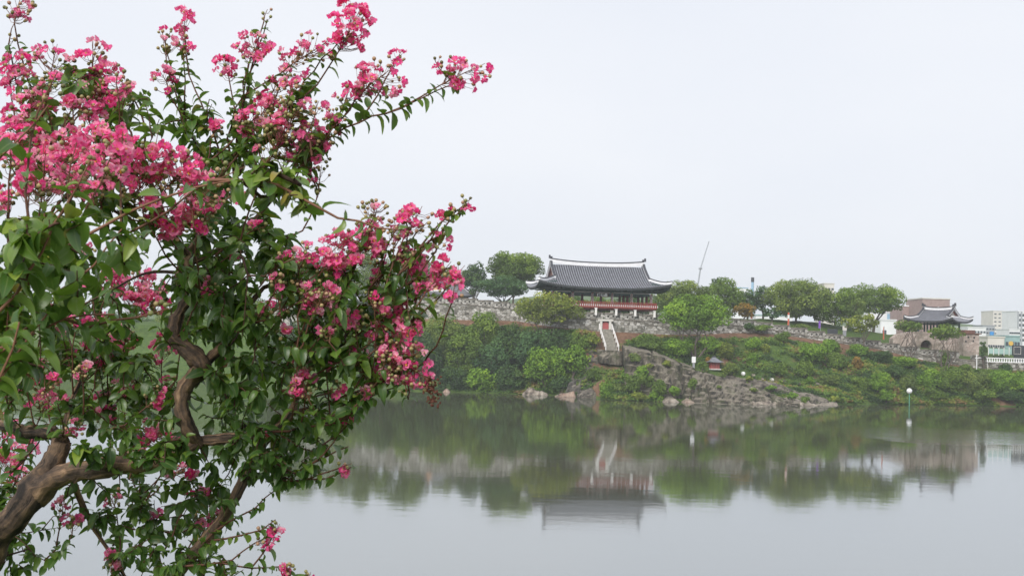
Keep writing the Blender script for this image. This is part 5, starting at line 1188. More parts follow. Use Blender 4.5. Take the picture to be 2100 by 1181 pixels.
class Myrtle:
    def __init__(s, name, label, base, seed):
        s.base = base; s.root = thing(name, label, 'tree', base); s.rng = np.random.default_rng(seed); random.seed(seed)
        s.leaves = []; s.flor = []; s.caps = []; s.limbs = []; s.twig = MB(); s.nodes = []; s.pan = []
    def limb(s, pts, radpx, name='limb', sub=5):
        """pts = (px, py, D); radius in photo pixels -> smooth bark tube with knots."""
        w_ = np.array([P(a, b, c) for a, b, c in pts]); rr = 0.70 * np.array([r * c / FPX for r, (_, _, c) in zip(radpx, pts)])
        q = np.linspace(0, len(w_) - 1, (len(w_) - 1) * sub + 1); C = np.zeros((len(q), 3))
        for i, u in enumerate(q):                         # Catmull-Rom
            k = min(int(u), len(w_) - 2); f_ = u - k
            p0, p1, p2, p3 = w_[max(k - 1, 0)], w_[k], w_[k + 1], w_[min(k + 2, len(w_) - 1)]
            C[i] = 0.5 * (2 * p1 + (p2 - p0) * f_ + (2 * p0 - 5 * p1 + 4 * p2 - p3) * f_ ** 2 + (3 * p1 - p0 - 3 * p2 + p3) * f_ ** 3)
        rad = np.interp(q, np.arange(len(w_)), rr) * (1 + 0.09 * np.sin(q * 3.1 + pts[0][0]) + 0.05 * s.rng.normal(size=len(q)))
        mb = MB(); mb.tube(C, rad, 12)
        V_ = mb.v[0]; V_ += (s.rng.normal(size=V_.shape) * np.repeat(rad, 12)[:, None] * 0.09)
        o = mb.build(name, M['bark'], s.root, s.base, True); n_ = len(C); Ls = np.r_[0, np.cumsum(np.linalg.norm(np.diff(C, axis=0), axis=1))]
        bc = np.array([(math.cos(k * math.pi / 6) * 0.05, math.sin(k * math.pi / 6) * 0.05, Ls[i] + pts[0][0]) for i in range(n_) for k in range(12)], np.float32)
        at = o.data.attributes.new('bark_run', 'FLOAT_VECTOR', 'POINT'); at.data.foreach_set('vector', bc.ravel())
        for i in range(0, len(C)): s.nodes.append((C[i], rad[i], 0))
        return C
    def nodepos(s):
        m_ = len(s.nodes)
        if not hasattr(s, 'npb'): s.npb = np.zeros((60000, 3)); s.npn = 0
        for i in range(s.npn, m_): s.npb[i] = s.nodes[i][0]
        s.npn = m_; return s.npb[:m_]
    def leaf(s, p, d, n, ln, tint):
        s.leaves.append((p, frame(d, n), ln, min(1.0, tint + 0.1), s.rng.integers(len(LEAVES))))
    def shoot(s, path, r0, r1, leaf_len, step=0.026, start=0.15, tint=0.3, tw=0.5, node=True, leafy_=1.0):
        path = np.asarray(path, float); L_ = np.r_[0, np.cumsum(np.linalg.norm(np.diff(path, axis=0), axis=1))]; n = max(4, int(L_[-1] / 0.04))
        q = np.linspace(0, L_[-1], n); C = np.stack([np.interp(q, L_, path[:, k]) for k in range(3)], 1)
        C[1:-1] += s.rng.normal(size=(n - 2, 3)) * 0.0035
        s.twig.tube(C, np.linspace(r0, r1, n), 5, False, tw)
        if node:
            for i in range(0, n, 2): s.nodes.append((C[i], 0.003, 1))
        pl = unit(np.cross(C[-1] - C[0], s.rng.normal(size=3) + V3(0, 0, 2.0))); sgn = 1
        x = L_[-1] * start
        while x < L_[-1]:
            p = np.array([np.interp(x, q, C[:, k]) for k in range(3)]); i = min(int(x / L_[-1] * (n - 1)), n - 2); d = unit(C[i + 1] - C[i])
            for sg_ in ((sgn,) if s.rng.random() < 0.4 else (1, -1)):
                if s.rng.random() > leafy_: continue
                side_ = pl * sg_; out = unit(d * s.rng.uniform(0.2, 0.7) + side_ * 1.0 + V3(0, 0, s.rng.uniform(-0.45, 0.25)) + s.rng.normal(size=3) * 0.22)
                nn = unit(V3(0, 0, 1.0) + s.rng.normal(size=3) * 0.35 + d * 0.25)
                ll = leaf_len * s.rng.uniform(0.5, 1.12) * (1 - 0.45 * max(0, x / L_[-1] - 0.7) / 0.3)
                s.leaf(p, out, nn, ll, np.clip(tint + s.rng.normal() * 0.24, 0, 0.92 if s.rng.random() < .985 else 1.0))
            sgn = -sgn; x += step * s.rng.uniform(0.65, 1.1)
        return C
    def panicle(s, px, py, D, rx, ry, nf=None, nc=None, ang=90, far=0.6, dens=1.0, tint=0.0, caps=0.35, stem=True, fs=1.0):
        """Flower panicle centred at the pixel; rx, ry half sizes in photo pixels; ang = direction of its axis in the picture."""
        k = D / FPX; c = P(px, py, D); hx, hy = rx * k * 1.1, ry * k * 1.1
        ax = math.cos(R(ang)) * _r + math.sin(R(ang)) * _u; ax = unit(ax - _f * s.rng.uniform(-0.2, 0.3)); la = max(hx, hy)
        b = c - ax * la * 1.1; tip = c + ax * la * 0.85
        stalk = MB(); stalk.tube([b, (b + tip) / 2 + s.rng.normal(size=3) * 0.004, tip], [0.0022, 0.0016, 0.0008], 5, False, 0.75)
        if stem: s.pbase.append((b, ax))
        size = 0.034 * fs
        nf = int(dens * 1.62 * rx * ry * k * k / (size * size * 0.20)) if nf is None else nf
        nc = int(nf * caps * 1.7 + 4) if nc is None else nc
        fl, cp = [], []
        for i in range(nf + nc):
            d = s.rng.normal(size=3); d = unit(d) * s.rng.uniform(0.35, 1.0) ** 0.5
            p = c + _r * d[0] * hx + _u * d[1] * hy + _f * d[2] * (hx + hy) * 0.5 * far
            tt_ = np.clip(np.dot(p - b, ax) / (la * 2) - 0.18 + s.rng.uniform(-.08, .02), 0.02, 1.0)
            q = b + (tip - b) * tt_
            fork = q * 0.45 + p * 0.55 - V3(0, 0, 0.006)
            stalk.tube([q, fork, p], [0.0010, 0.0009, 0.0006], 3, False, 0.7 + 0.2 * s.rng.random())
            o = unit(p - q + s.rng.normal(size=3) * 0.012 - _f * 0.012 + V3(0, 0, 0.008))
            if i < nf: fl.append((p, o, size * s.rng.uniform(0.75, 1.25), s.rng.integers(len(FLORETS)), np.clip(tint + s.rng.normal() * 0.17, -0.4, 0.42)))
            else: cp.append((p, o, s.rng.uniform(0.009, 0.0135), s.rng.random()))
        s.pan.append((stalk, fl, cp, D))
    def region(s, px, py, rx, ry, d0, d1, n, leaf_len=0.055, tint=0.25, ln=(0.16, 0.32), up=0.5):
        for _ in range(n):
            a, q = s.rng.uniform(0, 6.283), math.sqrt(s.rng.random()); D = s.rng.uniform(d0, d1)
            tip = P(px + rx * q * math.cos(a), py + ry * q * math.sin(a), D)
            N_ = s.nodepos(); dist = np.linalg.norm(N_ - tip, axis=1)
            j = int(np.argmin(dist + 0.06 * s.rng.random(len(dist)))); nb = N_[j]
            dr = unit(unit(tip - nb) + V3(0, 0, up) * s.rng.uniform(0, 1) + s.rng.normal(size=3) * 0.25)
            l_ = s.rng.uniform(*ln); st_ = tip - dr * l_
            if dist[j] < l_: st_ = nb
            else: s.twig.tube([nb, (nb + st_) / 2 + s.rng.normal(size=3) * 0.015, st_], [0.005, 0.004, 0.0028], 5, False, 0.15); s.nodes.append(((nb + st_) / 2, 0.004, 1))
            mid = (st_ + tip) / 2 + s.rng.normal(size=3) * 0.018 - V3(0, 0, 0.012)
            s.shoot([st_, mid, tip], 0.0026, 0.0011, leaf_len, 0.026, 0.08, tint, 0.3)
    def connect_panicles(s):
        N_ = np.array([k[0] for k in s.nodes])
        for b, ax in s.pbase:
            back = b - ax * 0.16; d = np.linalg.norm(N_ - back, axis=1); j = int(np.argmin(d)); nb = N_[j]
            s.shoot([nb, (nb + b) / 2 - ax * 0.03 + V3(0, 0, -0.01), b], 0.0032, 0.0021, 0.050, 0.032, 0.25, 0.3, 0.55, False, 0.8)
    def finish(s, keepn=290, keepf=290):
        s.twig.build('twigs', M['twig'], s.root, s.base, True, 'stuff')
        # leaves: the largest in the picture as parts of their own, the rest one mass
        sc_ = []
        for p, Rm, ln, ti, k in s.leaves:
            c = p + Rm[:, 1] * ln * 0.5; uv, z = proj(c); inside = 0 < uv[0] < PW and 0 < uv[1] < PH
            sc_.append((ln / z if inside and z > 0 else 0) * abs(np.dot(Rm[:, 2], unit(CAM - c))) ** 0.3 / (z ** 0.5 if z > 0 else 1))
        order = np.argsort(sc_)[::-1]; own = set(order[:keepn].tolist())
        protos = {}
        vv, ff, tt_, off = [], [], [], 0
        for i, (p, Rm, ln, ti, k) in enumerate(s.leaves):
            v, f = LEAVES[k]
            if i in own:
                key = (int(k), int(ti * 7))
                if key not in protos: protos[key] = mesh_data('leaf', v, f, M['mleaf'], True, np.full(len(f), ti), ACROSS)
                o = link('leaf', protos[key], s.root, p - s.base); o.rotation_euler = Matrix(Rm.tolist()).to_euler(); o.scale = (ln, ln, ln)
            else:
                vv.append((v * ln) @ Rm.T + p - s.base); ff.append(f + off); tt_.append(np.full(len(f), ti)); off += len(v)
        link('foliage', mesh_data('foliage', np.concatenate(vv), np.concatenate(ff), M['mleaf'], True, np.concatenate(tt_), np.tile(ACROSS, len(vv))), s.root, (0, 0, 0), 'stuff')
        # panicles with their blossoms and capsules
        allf = [(fl[i][2] / D, a, i) for a, (_, fl, _, D) in enumerate(s.pan) for i in range(len(fl))]
        allf.sort(reverse=True); own = set((a, i) for _, a, i in allf[:keepf]); fp = {}
        for a, (stalk, fl, cp, D) in enumerate(s.pan):
            po = stalk.build('flower_panicle', M['twig'], s.root, s.base)
            vv, ff, tt_, off = [], [], [], 0
            for i, (p, o_, sz, k, ti) in enumerate(fl):
                v, f, t0 = FLORETS[k]; Rm = frame(np.cross(o_, V3(0.3, 0.2, 1)), o_)
                if (a, i) in own:
                    key = (int(k), int(round(ti * 6)))
                    if key not in fp: fp[key] = mesh_data('blossom', v, f, M['petal'], True, np.where(t0 > 0.9, t0, np.clip(t0 + ti, 0, 0.88)))
                    q = link('blossom', fp[key], po, p - s.base); q.rotation_euler = Matrix(Rm.tolist()).to_euler(); q.scale = (sz, sz, sz)
                else:
                    vv.append((v * sz) @ Rm.T + p - s.base); ff.append(f + off); off += len(v); tt_.append(np.where(t0 > 0.9, t0, np.clip(t0 + ti, 0, 0.88)))
            if vv: link_mesh('blossoms', np.concatenate(vv), np.concatenate(ff), M['petal'], po, s.base, True, np.concatenate(tt_), 'stuff')
            if cp:
                mb = MB()
                for p, o_, sz, ti in cp: Rm = frame(np.cross(o_, V3(0.3, 0.2, 1)), o_); mb.add((CAPS[0] * sz) @ Rm.T + p - s.base, CAPS[1], ti)
                mb.build('seed_capsules', M['capsule'], po, (0, 0, 0), True, 'stuff')
    pbase = None

# ---------------------------------------------------------------- main tree
mbase = P(60, 1560, 3.6); mbase[2] = 9.35
T1 = Myrtle('crape_myrtle', 'crooked crape myrtle tree with pink blossom and dark glossy leaves in the foreground', mbase, 5); T1.pbase = []
gy = lambda px, D: (px, 590 + (11 - 9.2) * FPX / D + 94.5, D)
T1.limb([gy(-60, 3.65), (-40, 1250, 3.6), (-20, 1120, 3.55), (40, 1050, 3.5), (85, 985, 3.5), (112, 940, 3.5), (128, 905, 3.5)], [52, 48, 46, 44, 40, 34, 25], 'trunk')
T1.limb([(128, 905, 3.5), (105, 886, 3.55), (60, 884, 3.6), (10, 872, 3.7), (-60, 850, 3.8)], [22, 22, 19, 17, 14])
T1.limb([(70, 1015, 3.5), (125, 975, 3.46), (180, 962, 3.44), (250, 955, 3.44), (320, 945, 3.45), (385, 920, 3.48), (405, 905, 3.5)], [38, 34, 29, 26, 24, 22, 20])
T1.limb([(412, 912, 3.5), (390, 885, 3.47), (374, 845, 3.45), (376, 800, 3.45), (402, 765, 3.45), (412, 745, 3.45), (378, 712, 3.45), (356, 692, 3.47), (362, 655, 3.5), (384, 610, 3.5), (378, 560, 3.5), (388, 520, 3.52)], [18, 20, 21, 23, 25, 27, 24, 19, 20, 22, 26, 18])
T1.limb([(412, 752, 3.45), (445, 722, 3.5), (478, 690, 3.55), (500, 640, 3.6), (540, 590, 3.62)], [18, 14, 12, 9, 6])
T1.limb([(400, 905, 3.5), (450, 900, 3.5), (510, 893, 3.5), (560, 885, 3.52), (600, 840, 3.55), (618, 780, 3.58), (650, 730, 3.6)], [17, 15, 14, 14, 12, 10, 7])
T1.limb([gy(180, 3.75), (300, 1290, 3.7), (360, 1180, 3.65), (415, 1115, 3.6), (458, 1060, 3.58), (490, 1005, 3.56), (520, 940, 3.55), (555, 888, 3.54)], [34, 26, 20, 18, 16, 15, 14, 12], 'trunk')
T1.limb([(150, 985, 3.6), (185, 1070, 3.75), (235, 1145, 3.8), (265, 1200, 3.85)], [9, 6, 5.5, 4])
T1.limb([(384, 525, 3.52), (430, 450, 3.5), (480, 370, 3.5), (520, 310, 3.5), (570, 245, 3.45)], [13, 8, 6, 5, 4])
T1.limb([(384, 530, 3.52), (350, 470, 3.4), (320, 400, 3.3), (290, 330, 3.2)], [12, 8, 6, 4])
T1.limb([(388, 540, 3.52), (470, 500, 3.6), (540, 430, 3.6), (600, 360, 3.55), (640, 320, 3.5)], [11, 7, 6, 5, 4])
T1.limb([(540, 590, 3.62), (620, 560, 3.6), (700, 540, 3.55)], [6, 5, 3])
T1.limb([(650, 730, 3.6), (720, 680, 3.55), (770, 620, 3.5), (820, 560, 3.45)], [7, 5, 4, 3])
T1.limb([(600, 845, 3.55), (680, 825, 3.5), (760, 800, 3.45)], [8, 5, 3])
T1.limb([(378, 560, 3.5), (300, 560, 3.5), (220, 600, 3.5), (140, 640, 3.5)], [6, 4, 3, 2.5])
T1.limb([(128, 905, 3.5), (140, 840, 3.6), (170, 770, 3.7), (210, 700, 3.75)], [9, 7, 5, 4])
# long shoots that shape the outline: (list of px, py), D, leaf length
for pts, D, ll, tn in [
    ([(520, 310), (575, 245), (640, 150), (700, 80)], 3.4, 0.056, 0.28), ([(600, 360), (660, 295), (730, 252), (820, 222), (905, 182), (948, 160)], 3.35, 0.052, 0.32),
    ([(600, 360), (650, 300), (715, 225), (765, 165)], 3.38, 0.05, 0.3), ([(480, 370), (490, 250), (520, 140), (548, 40)], 3.5, 0.045, 0.3),
    ([(470, 380), (430, 260), (395, 170), (378, 95)], 3.5, 0.05, 0.3), ([(450, 400), (390, 270), (350, 150), (338, 80)], 3.55, 0.05, 0.25),
    ([(480, 370), (465, 280), (500, 180), (515, 110)], 3.45, 0.05, 0.3), ([(640, 320), (665, 280), (690, 240)], 3.4, 0.05, 0.3),
    ([(820, 560), (865, 500), (910, 450), (955, 418)], 3.3, 0.045, 0.35), ([(770, 620), (830, 590), (890, 560), (930, 545)], 3.35, 0.045, 0.35),
    ([(650, 730), (740, 690), (830, 620), (880, 570)], 3.4, 0.05, 0.3), ([(700, 540), (740, 490), (770, 440)], 3.3, 0.045, 0.35),
    ([(760, 800), (800, 770), (850, 740)], 3.4, 0.045, 0.3), ([(680, 825), (760, 790), (840, 765), (868, 745)], 3.45, 0.045, 0.3), ([(560, 885), (680, 870), (760, 815), (835, 780)], 3.45, 0.05, 0.25),
    ([(530, 930), (600, 985), (660, 980), (725, 955)], 3.5, 0.048, 0.25), ([(530, 920), (600, 970), (660, 940), (715, 915)], 3.5, 0.045, 0.28), ([(560, 885), (630, 930), (690, 890), (740, 850)], 3.5, 0.05, 0.22),
    ([(420, 1110), (480, 1105), (530, 1090), (565, 1065)], 3.5, 0.045, 0.35), ([(420, 1110), (450, 1085), (520, 1040), (570, 1000)], 3.55, 0.045, 0.3), ([(380, 1160), (440, 1150), (500, 1165), (585, 1160)], 3.5, 0.042, 0.4),
    ([(290, 330), (250, 240), (200, 150)], 3.2, 0.05, 0.4), ([(290, 330), (300, 240), (255, 180)], 3.25, 0.05, 0.4), ([(265, 1200), (235, 1165), (228, 1150)], 3.8, 0.05, 0.2),
    ([(640, 320), (620, 260), (600, 215)], 3.3, 0.045, 0.35), ([(210, 700), (180, 650), (150, 600)], 3.7, 0.05, 0.3), ([(640, 320), (640, 360), (655, 400), (645, 380)], 3.4, 0.045, 0.35)]:
    T1.shoot([P(a, b, D) for a, b in pts], 0.0042, 0.0018, ll, 0.027, 0.12, tn, 0.55)
# leaf masses
T1.region(470, 400, 120, 110, 3.3, 3.8, 58, 0.055, 0.22)
T1.region(560, 620, 210, 120, 3.2, 3.9, 129, 0.055, 0.18)
T1.region(720, 680, 130, 110, 3.2, 3.7, 51, 0.05, 0.22)
T1.region(480, 510, 130, 70, 3.35, 3.8, 58, 0.055, 0.16)
T1.region(590, 800, 170, 90, 3.3, 3.85, 78, 0.055, 0.16)
T1.region(560, 920, 110, 70, 3.35, 3.75, 41, 0.05, 0.18)
T1.region(470, 970, 110, 60, 3.4, 3.8, 24, 0.05, 0.15)
T1.region(240, 660, 230, 110, 3.3, 4.2, 71, 0.055, 0.2)
T1.region(150, 790, 190, 80, 3.4, 4.2, 48, 0.055, 0.18)
T1.region(330, 850, 200, 70, 3.5, 4.2, 37, 0.055, 0.15)
T1.region(270, 925, 150, 28, 3.3, 3.42, 24, 0.058, 0.2)
T1.region(330, 1090, 150, 90, 3.5, 4.0, 44, 0.052, 0.12)
T1.region(240, 1010, 120, 40, 3.5, 3.9, 14, 0.05, 0.12)
T1.region(60, 1040, 120, 90, 3.6, 4.0, 17, 0.052, 0.15)
T1.region(40, 1160, 60, 30, 3.6, 3.9, 7, 0.05, 0.2)
T1.region(170, 260, 190, 130, 3.0, 3.6, 58, 0.055, 0.36)
T1.region(590, 250, 90, 80, 3.3, 3.6, 27, 0.048, 0.3)
T1.region(430, 270, 90, 70, 3.4, 3.7, 27, 0.05, 0.26)
T1.region(400, 1150, 120, 35, 3.45, 3.7, 15, 0.048, 0.28)
# blossom: px, py, D, rx, ry, axis angle, density, capsules share, tint
PAN = [(722, 52, 3.38, 40, 52, 60, 1.5, .1, -.12), (648, 100, 3.4, 48, 28, 35, .6, .8, .0), (955, 150, 3.34, 48, 34, 25, .75, .45, -.05), (897, 132, 3.34, 16, 14, 120, .7, .4, 0),
       (775, 165, 3.36, 50, 38, 40, 1.0, .45, 0), (815, 120, 3.36, 17, 16, 60, .8, .5, -.05), (712, 195, 3.36, 22, 22, 70, .8, .4, .05), (520, 95, 3.45, 34, 30, 70, 1.0, .3, 0), (465, 138, 3.45, 26, 26, 100, 1.1, .2, -.05),
       (380, 45, 3.5, 15, 27, 90, 1.1, .1, 0), (375, 95, 3.5, 16, 24, 90, .9, .2, 0), (335, 165, 3.5, 24, 26, 110, .8, .4, .05), (335, 85, 3.52, 28, 26, 100, .3, 2.5, .05), (545, 32, 3.5, 14, 14, 75, .1, 6, 0),
       (38, 15, 3.3, 30, 30, 80, .45, 1.6, .05), (25, 65, 3.3, 22, 20, 70, .1, 6, .1), (20, 145, 3.1, 42, 36, 90, 1.1, .2, .05), (110, 135, 3.2, 48, 44, 80, .3, 2.2, .1), (190, 115, 3.2, 32, 30, 85, .9, .4, .05),
       (220, 165, 3.2, 44, 36, 60, .9, .5, .05), (258, 190, 3.2, 24, 30, 80, .5, 1.0, .05), (195, 215, 3.15, 40, 30, 80, 1.1, .3, -.05), (60, 230, 3.0, 60, 42, 90, .9, .3, .08), (40, 290, 2.9, 52, 40, 90, 1.0, .3, .05),
       (130, 290, 2.9, 55, 44, 80, 1.0, .3, .08), (205, 300, 2.85, 52, 46, 90, 1.2, .2, .1), (90, 360, 2.8, 70, 46, 90, 1.0, .25, .08), (190, 365, 2.8, 50, 40, 90, 1.0, .3, .08), (20, 400, 2.8, 40, 30, 90, .7, .4, .05),
       (310, 320, 2.95, 54, 36, 70, 1.0, .35, .05), (370, 350, 3.0, 54, 40, 50, 1.0, .45, .05), (290, 390, 2.95, 44, 34, 90, .8, .4, .05), (345, 455, 3.05, 50, 34, 0, 1.2, .25, -.02), (415, 395, 3.0, 44, 40, 30, .4, 1.8, .08), (420, 445, 3.05, 28, 28, 30, .8, .6, 0),
       (600, 245, 3.3, 44, 44, 60, .5, 2.0, .1), (570, 290, 3.3, 46, 36, 60, .45, 1.6, .1), (640, 300, 3.35, 40, 40, 60, .45, 1.5, .08), (690, 250, 3.35, 28, 30, 60, .4, 1.4, .05), (655, 370, 3.4, 24, 34, 80, .3, 1.2, .05), (560, 190, 3.4, 36, 30, 60, .6, .9, .03), (600, 130, 3.45, 34, 30, 60, .5, .8, .05), (545, 225, 3.4, 30, 26, 60, .5, 1.2, .05),
       (960, 416, 3.3, 15, 14, 50, .9, .3, -.05), (915, 440, 3.3, 22, 20, 60, .7, .6, 0), (850, 450, 3.3, 34, 30, 60, .6, .8, .02), (905, 495, 3.3, 24, 24, 60, .5, .8, .02), (765, 445, 3.3, 34, 34, 70, .25, 4, .1), (815, 465, 3.3, 28, 24, 60, .2, 4, .1),
       (690, 515, 3.28, 46, 36, 50, 1.0, .35, .03), (745, 515, 3.3, 36, 36, 50, .7, .6, .05), (670, 545, 3.28, 30, 26, 50, .9, .3, .03), (905, 560, 3.32, 26, 34, 50, 1.1, .2, -.02), (940, 560, 3.32, 16, 22, 50, 1.2, .1, -.05), (880, 590, 3.34, 26, 20, 30, 1.0, .3, 0), (930, 598, 3.3, 16, 20, 80, .9, .4, 0), (850, 525, 3.34, 36, 30, 50, .3, 2.4, .1),
       (800, 632, 3.36, 30, 28, 40, 1.1, .25, .0), (700, 655, 3.34, 22, 18, 40, 1.1, .2, .0), (836, 668, 3.34, 26, 20, 30, 1.1, .3, .0), (775, 690, 3.36, 30, 26, 40, .7, .8, .05), (800, 720, 3.36, 28, 20, 30, .6, .9, .05), (760, 770, 3.4, 26, 24, -20, .8, .4, .05), (830, 752, 3.36, 34, 30, -10, .95, .5, 0), (865, 770, 3.36, 26, 26, -30, .8, .7, 0), (690, 800, 3.4, 16, 16, 20, .9, .3, .0), (815, 700, 3.36, 14, 12, 30, .8, .5, 0),
       (708, 955, 3.5, 15, 13, 20, 1.2, .4, 0), (535, 890, 3.42, 15, 14, 60, 1.1, .4, 0), (712, 858, 3.45, 14, 18, 60, .9, .5, .05), (545, 1100, 3.5, 24, 20, 30, .8, .5, 0), (567, 1085, 3.5, 9, 14, 60, 1.1, .2, 0), (592, 1166, 3.5, 10, 14, 60, 1.0, .6, 0), (632, 1182, 3.5, 12, 8, 60, 1.2, .2, 0),
       (228, 1150, 3.75, 18, 18, 90, 1.1, .3, 0), (370, 965, 3.6, 34, 20, 30, .9, .3, .05), (398, 1010, 3.7, 24, 20, 60, .7, .4, .03), (412, 1060, 3.7, 14, 14, 60, .8, .5, .05), (310, 1050, 3.7, 15, 20, 100, .9, .3, .03), (125, 1040, 3.6, 14, 20, 90, .8, .4, .05), (148, 1072, 3.6, 14, 20, 90, .8, .4, .05), (355, 960, 3.65, 24, 16, 30, .8, .3, .05),
       (285, 590, 3.9, 54, 40, 70, 1.0, .3, .08), (310, 620, 3.9, 44, 26, 40, .9, .3, .05), (200, 725, 3.8, 44, 20, 10, .9, .3, .03), (120, 735, 3.8, 40, 18, 10, .9, .3, .05), (330, 720, 3.9, 26, 34, 90, .7, .4, .05), (110, 660, 3.7, 26, 34, 90, .7, .4, .05), (340, 800, 3.9, 24, 34, 90, .6, .4, .08), (215, 850, 3.9, 20, 34, 100, .7, .4, .05), (30, 920, 4.3, 46, 34, 80, 1.0, .2, .1), (50, 985, 4.3, 44, 28, 80, .8, .2, .1), (10, 870, 4.3, 24, 20, 80, .8, .2, .1), (300, 880, 3.9, 30, 14, 0, .6, .5, .12), (340, 900, 3.8, 20, 14, 0, .6, .5, .1), (30, 800, 3.9, 24, 16, 60, .6, .3, .05), (490, 740, 3.5, 30, 14, 20, .6, .4, .05), (480, 520, 3.4, 20, 14, 30, .6, .4, .0), (580, 660, 3.3, 16, 30, -80, .5, .5, .05), (655, 590, 3.3, 20, 20, 40, .5, .5, .05), (570, 630, 3.3, 24, 16, 40, .5, .8, .05), (480, 400, 3.3, 20, 14, 30, .7, .6, .02), (440, 265, 3.4, 18, 18, 70, .8, .4, .05), (530, 470, 3.4, 20, 14, 20, .5, .6, 0)]
for px_, py_, D, rx, ry, an, dn, cp_, ti in PAN:
    T1.panicle(px_, py_, D, rx, ry, ang=an, dens=dn, caps=cp_, tint=ti)
xr = np.random.default_rng(44)
for (cx_, cy_, rx_, ry_, d0, d1, n_, ti_) in [(800, 600, 120, 170, 3.3, 3.42, 20, .06), (130, 280, 160, 150, 2.9, 3.2, 16, .08), (590, 230, 90, 90, 3.3, 3.45, 9, .08), (180, 690, 190, 200, 3.5, 4.0, 28, .08), (560, 620, 150, 120, 3.2, 3.5, 9, .08), (720, 770, 120, 90, 3.3, 3.5, 8, .06), (340, 380, 90, 80, 2.95, 3.1, 6, .06), (620, 560, 90, 70, 3.25, 3.35, 6, .06), (320, 980, 200, 130, 3.6, 3.9, 6, .06)]:
    for _ in range(n_):
        a_, q_ = xr.uniform(0, 6.283), math.sqrt(xr.random()); r_ = xr.uniform(13, 26)
        T1.panicle(cx_ + rx_ * q_ * math.cos(a_), cy_ + ry_ * q_ * math.sin(a_), xr.uniform(d0, d1), r_, r_ * xr.uniform(.7, 1.2), ang=xr.uniform(30, 110), dens=xr.uniform(.5, 1.0), caps=xr.uniform(.3, 1.4), tint=ti_)
T1.connect_panicles()
# dried hanging panicle at the right edge of the crown
dr = MB(); rg = np.random.default_rng(3)
a0, a1, a2 = P(862, 768, 3.36), P(884, 775, 3.36), P(890, 830, 3.36); dr.tube([a0, a1, (a1 + a2) / 2, a2], [0.0018, 0.0016, 0.0012, 0.0008], 5, False)
for k in range(70):
    q = rg.random(); c = a1 * (1 - q) + a2 * q + rg.normal(size=3) * (0.013, 0.012, 0.008); dr.ball(c, rg.uniform(0.003, 0.0055), 5, 4, 0.5, 0.3)
o = dr.build('dried_panicle', M['dry'], T1.root, mbase); o['label'] = 'dry brown spent blossom hanging at the tip'
T1.finish()
# ---------------------------------------------------------------- second tree, its near branches reach in from the left
nb0 = V3(-1.75, 1.75, 9.4)
T2 = Myrtle('crape_myrtle', 'nearer crape myrtle whose leafy twigs with large leaves reach in from the left edge', nb0, 9); T2.pbase = []
def limb_w(T, pts, rad, name):
    mb = MB(); mb.tube(pts, rad, 12); mb.build(name, M['bark'], T.root, T.base, True)
    for p in pts: T.nodes.append((np.array(p), 0.01, 0))
limb_w(T2, [nb0 + V3(0, 0, -0.1), nb0 + V3(0.05, 0.02, 0.5), nb0 + V3(0.0, 0.05, 0.95), nb0 + V3(0.12, 0.1, 1.3)], [0.055, 0.05, 0.042, 0.032], 'trunk')
e0 = nb0 + V3(0.12, 0.1, 1.3)
for tgt in ((-140, 760), (-160, 560), (-150, 900)):
    q = P(tgt[0], tgt[1], 1.95); limb_w(T2, [e0, (e0 + q) / 2 + V3(0, 0, 0.03), q], [0.028, 0.02, 0.012], 'limb')
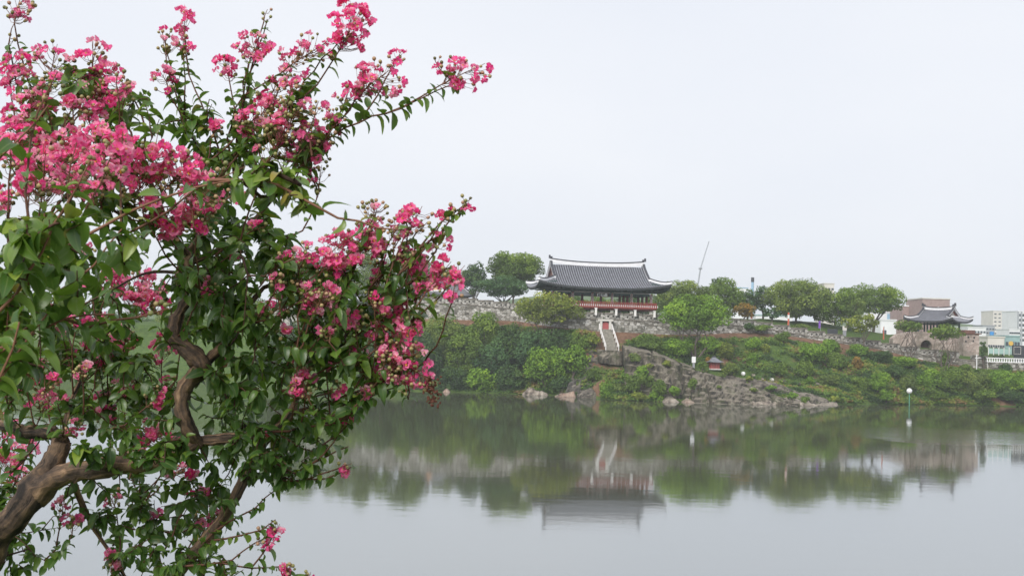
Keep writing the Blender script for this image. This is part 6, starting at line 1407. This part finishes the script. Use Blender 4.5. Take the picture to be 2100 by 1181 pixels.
for pts, D, ll, tn, sp in [
    ([(-150, 800), (0, 650), (60, 560), (115, 465), (150, 400), (185, 330)], 1.95, 0.062, 0.5, 0.030), ([(-150, 820), (0, 720), (90, 640), (190, 560), (250, 470)], 2.1, 0.058, 0.38, 0.032),
    ([(-160, 560), (0, 320), (60, 270), (100, 215)], 2.1, 0.05, 0.45, 0.05), ([(-150, 900), (0, 780), (60, 700), (100, 640)], 2.0, 0.062, 0.35, 0.03), ([(-150, 900), (-20, 800), (30, 720), (40, 660)], 1.9, 0.064, 0.4, 0.03),
    ([(-150, 600), (0, 540), (60, 490), (120, 430)], 2.2, 0.058, 0.42, 0.03), ([(-150, 780), (60, 690), (150, 650), (235, 645)], 2.1, 0.055, 0.36, 0.032),
    ([(60, 560), (160, 500), (260, 440), (340, 400), (430, 370), (540, 368)], 2.15, 0.05, 0.5, 0.05), ([(430, 370), (540, 368), (600, 400), (660, 432), (750, 462), (830, 472)], 2.15, 0.046, 0.62, 0.042)]:
    T2.shoot([P(a, b, D) for a, b in pts], 0.0042, 0.0016, ll, sp, 0.1, tn, 0.85)
T2.region(560, 340, 60, 40, 2.1, 2.25, 7, 0.05, 0.66, (0.08, 0.14))
T2.region(620, 420, 40, 25, 2.1, 2.2, 4, 0.046, 0.6, (0.06, 0.1))
T2.region(60, 520, 110, 90, 1.9, 2.4, 17, 0.06, 0.5, (0.14, 0.24))
T2.region(40, 680, 80, 70, 1.9, 2.3, 10, 0.06, 0.38, (0.14, 0.24))
T2.region(200, 500, 120, 60, 2.1, 2.5, 11, 0.055, 0.42, (0.14, 0.22))
for px_, py_, D, rx, ry, an, dn, cp_, ti in [(60, 400, 2.3, 36, 30, 80, .5, .5, .05), (225, 330, 2.35, 44, 40, 70, .7, .4, .1), (150, 330, 2.3, 50, 40, 80, .6, .4, .1), (90, 350, 2.35, 44, 40, 80, .6, .4, .08), (100, 185, 2.2, 46, 36, 60, .05, 12, .1), (320, 640, 2.1, 36, 16, 15, .04, 14, .1), (60, 560, 2.3, 30, 30, 80, .5, .3, 0), (250, 300, 2.35, 34, 30, 80, .8, .3, .1), (20, 330, 2.3, 36, 34, 80, .5, .4, .08), (470, 355, 2.3, 40, 24, 20, .08, 6, .1), (20, 600, 2.2, 20, 20, 80, .4, .3, 0)]:
    T2.panicle(px_, py_, D, rx, ry, ang=an, dens=dn, caps=cp_, tint=ti)
T2.connect_panicles()
T2.finish()
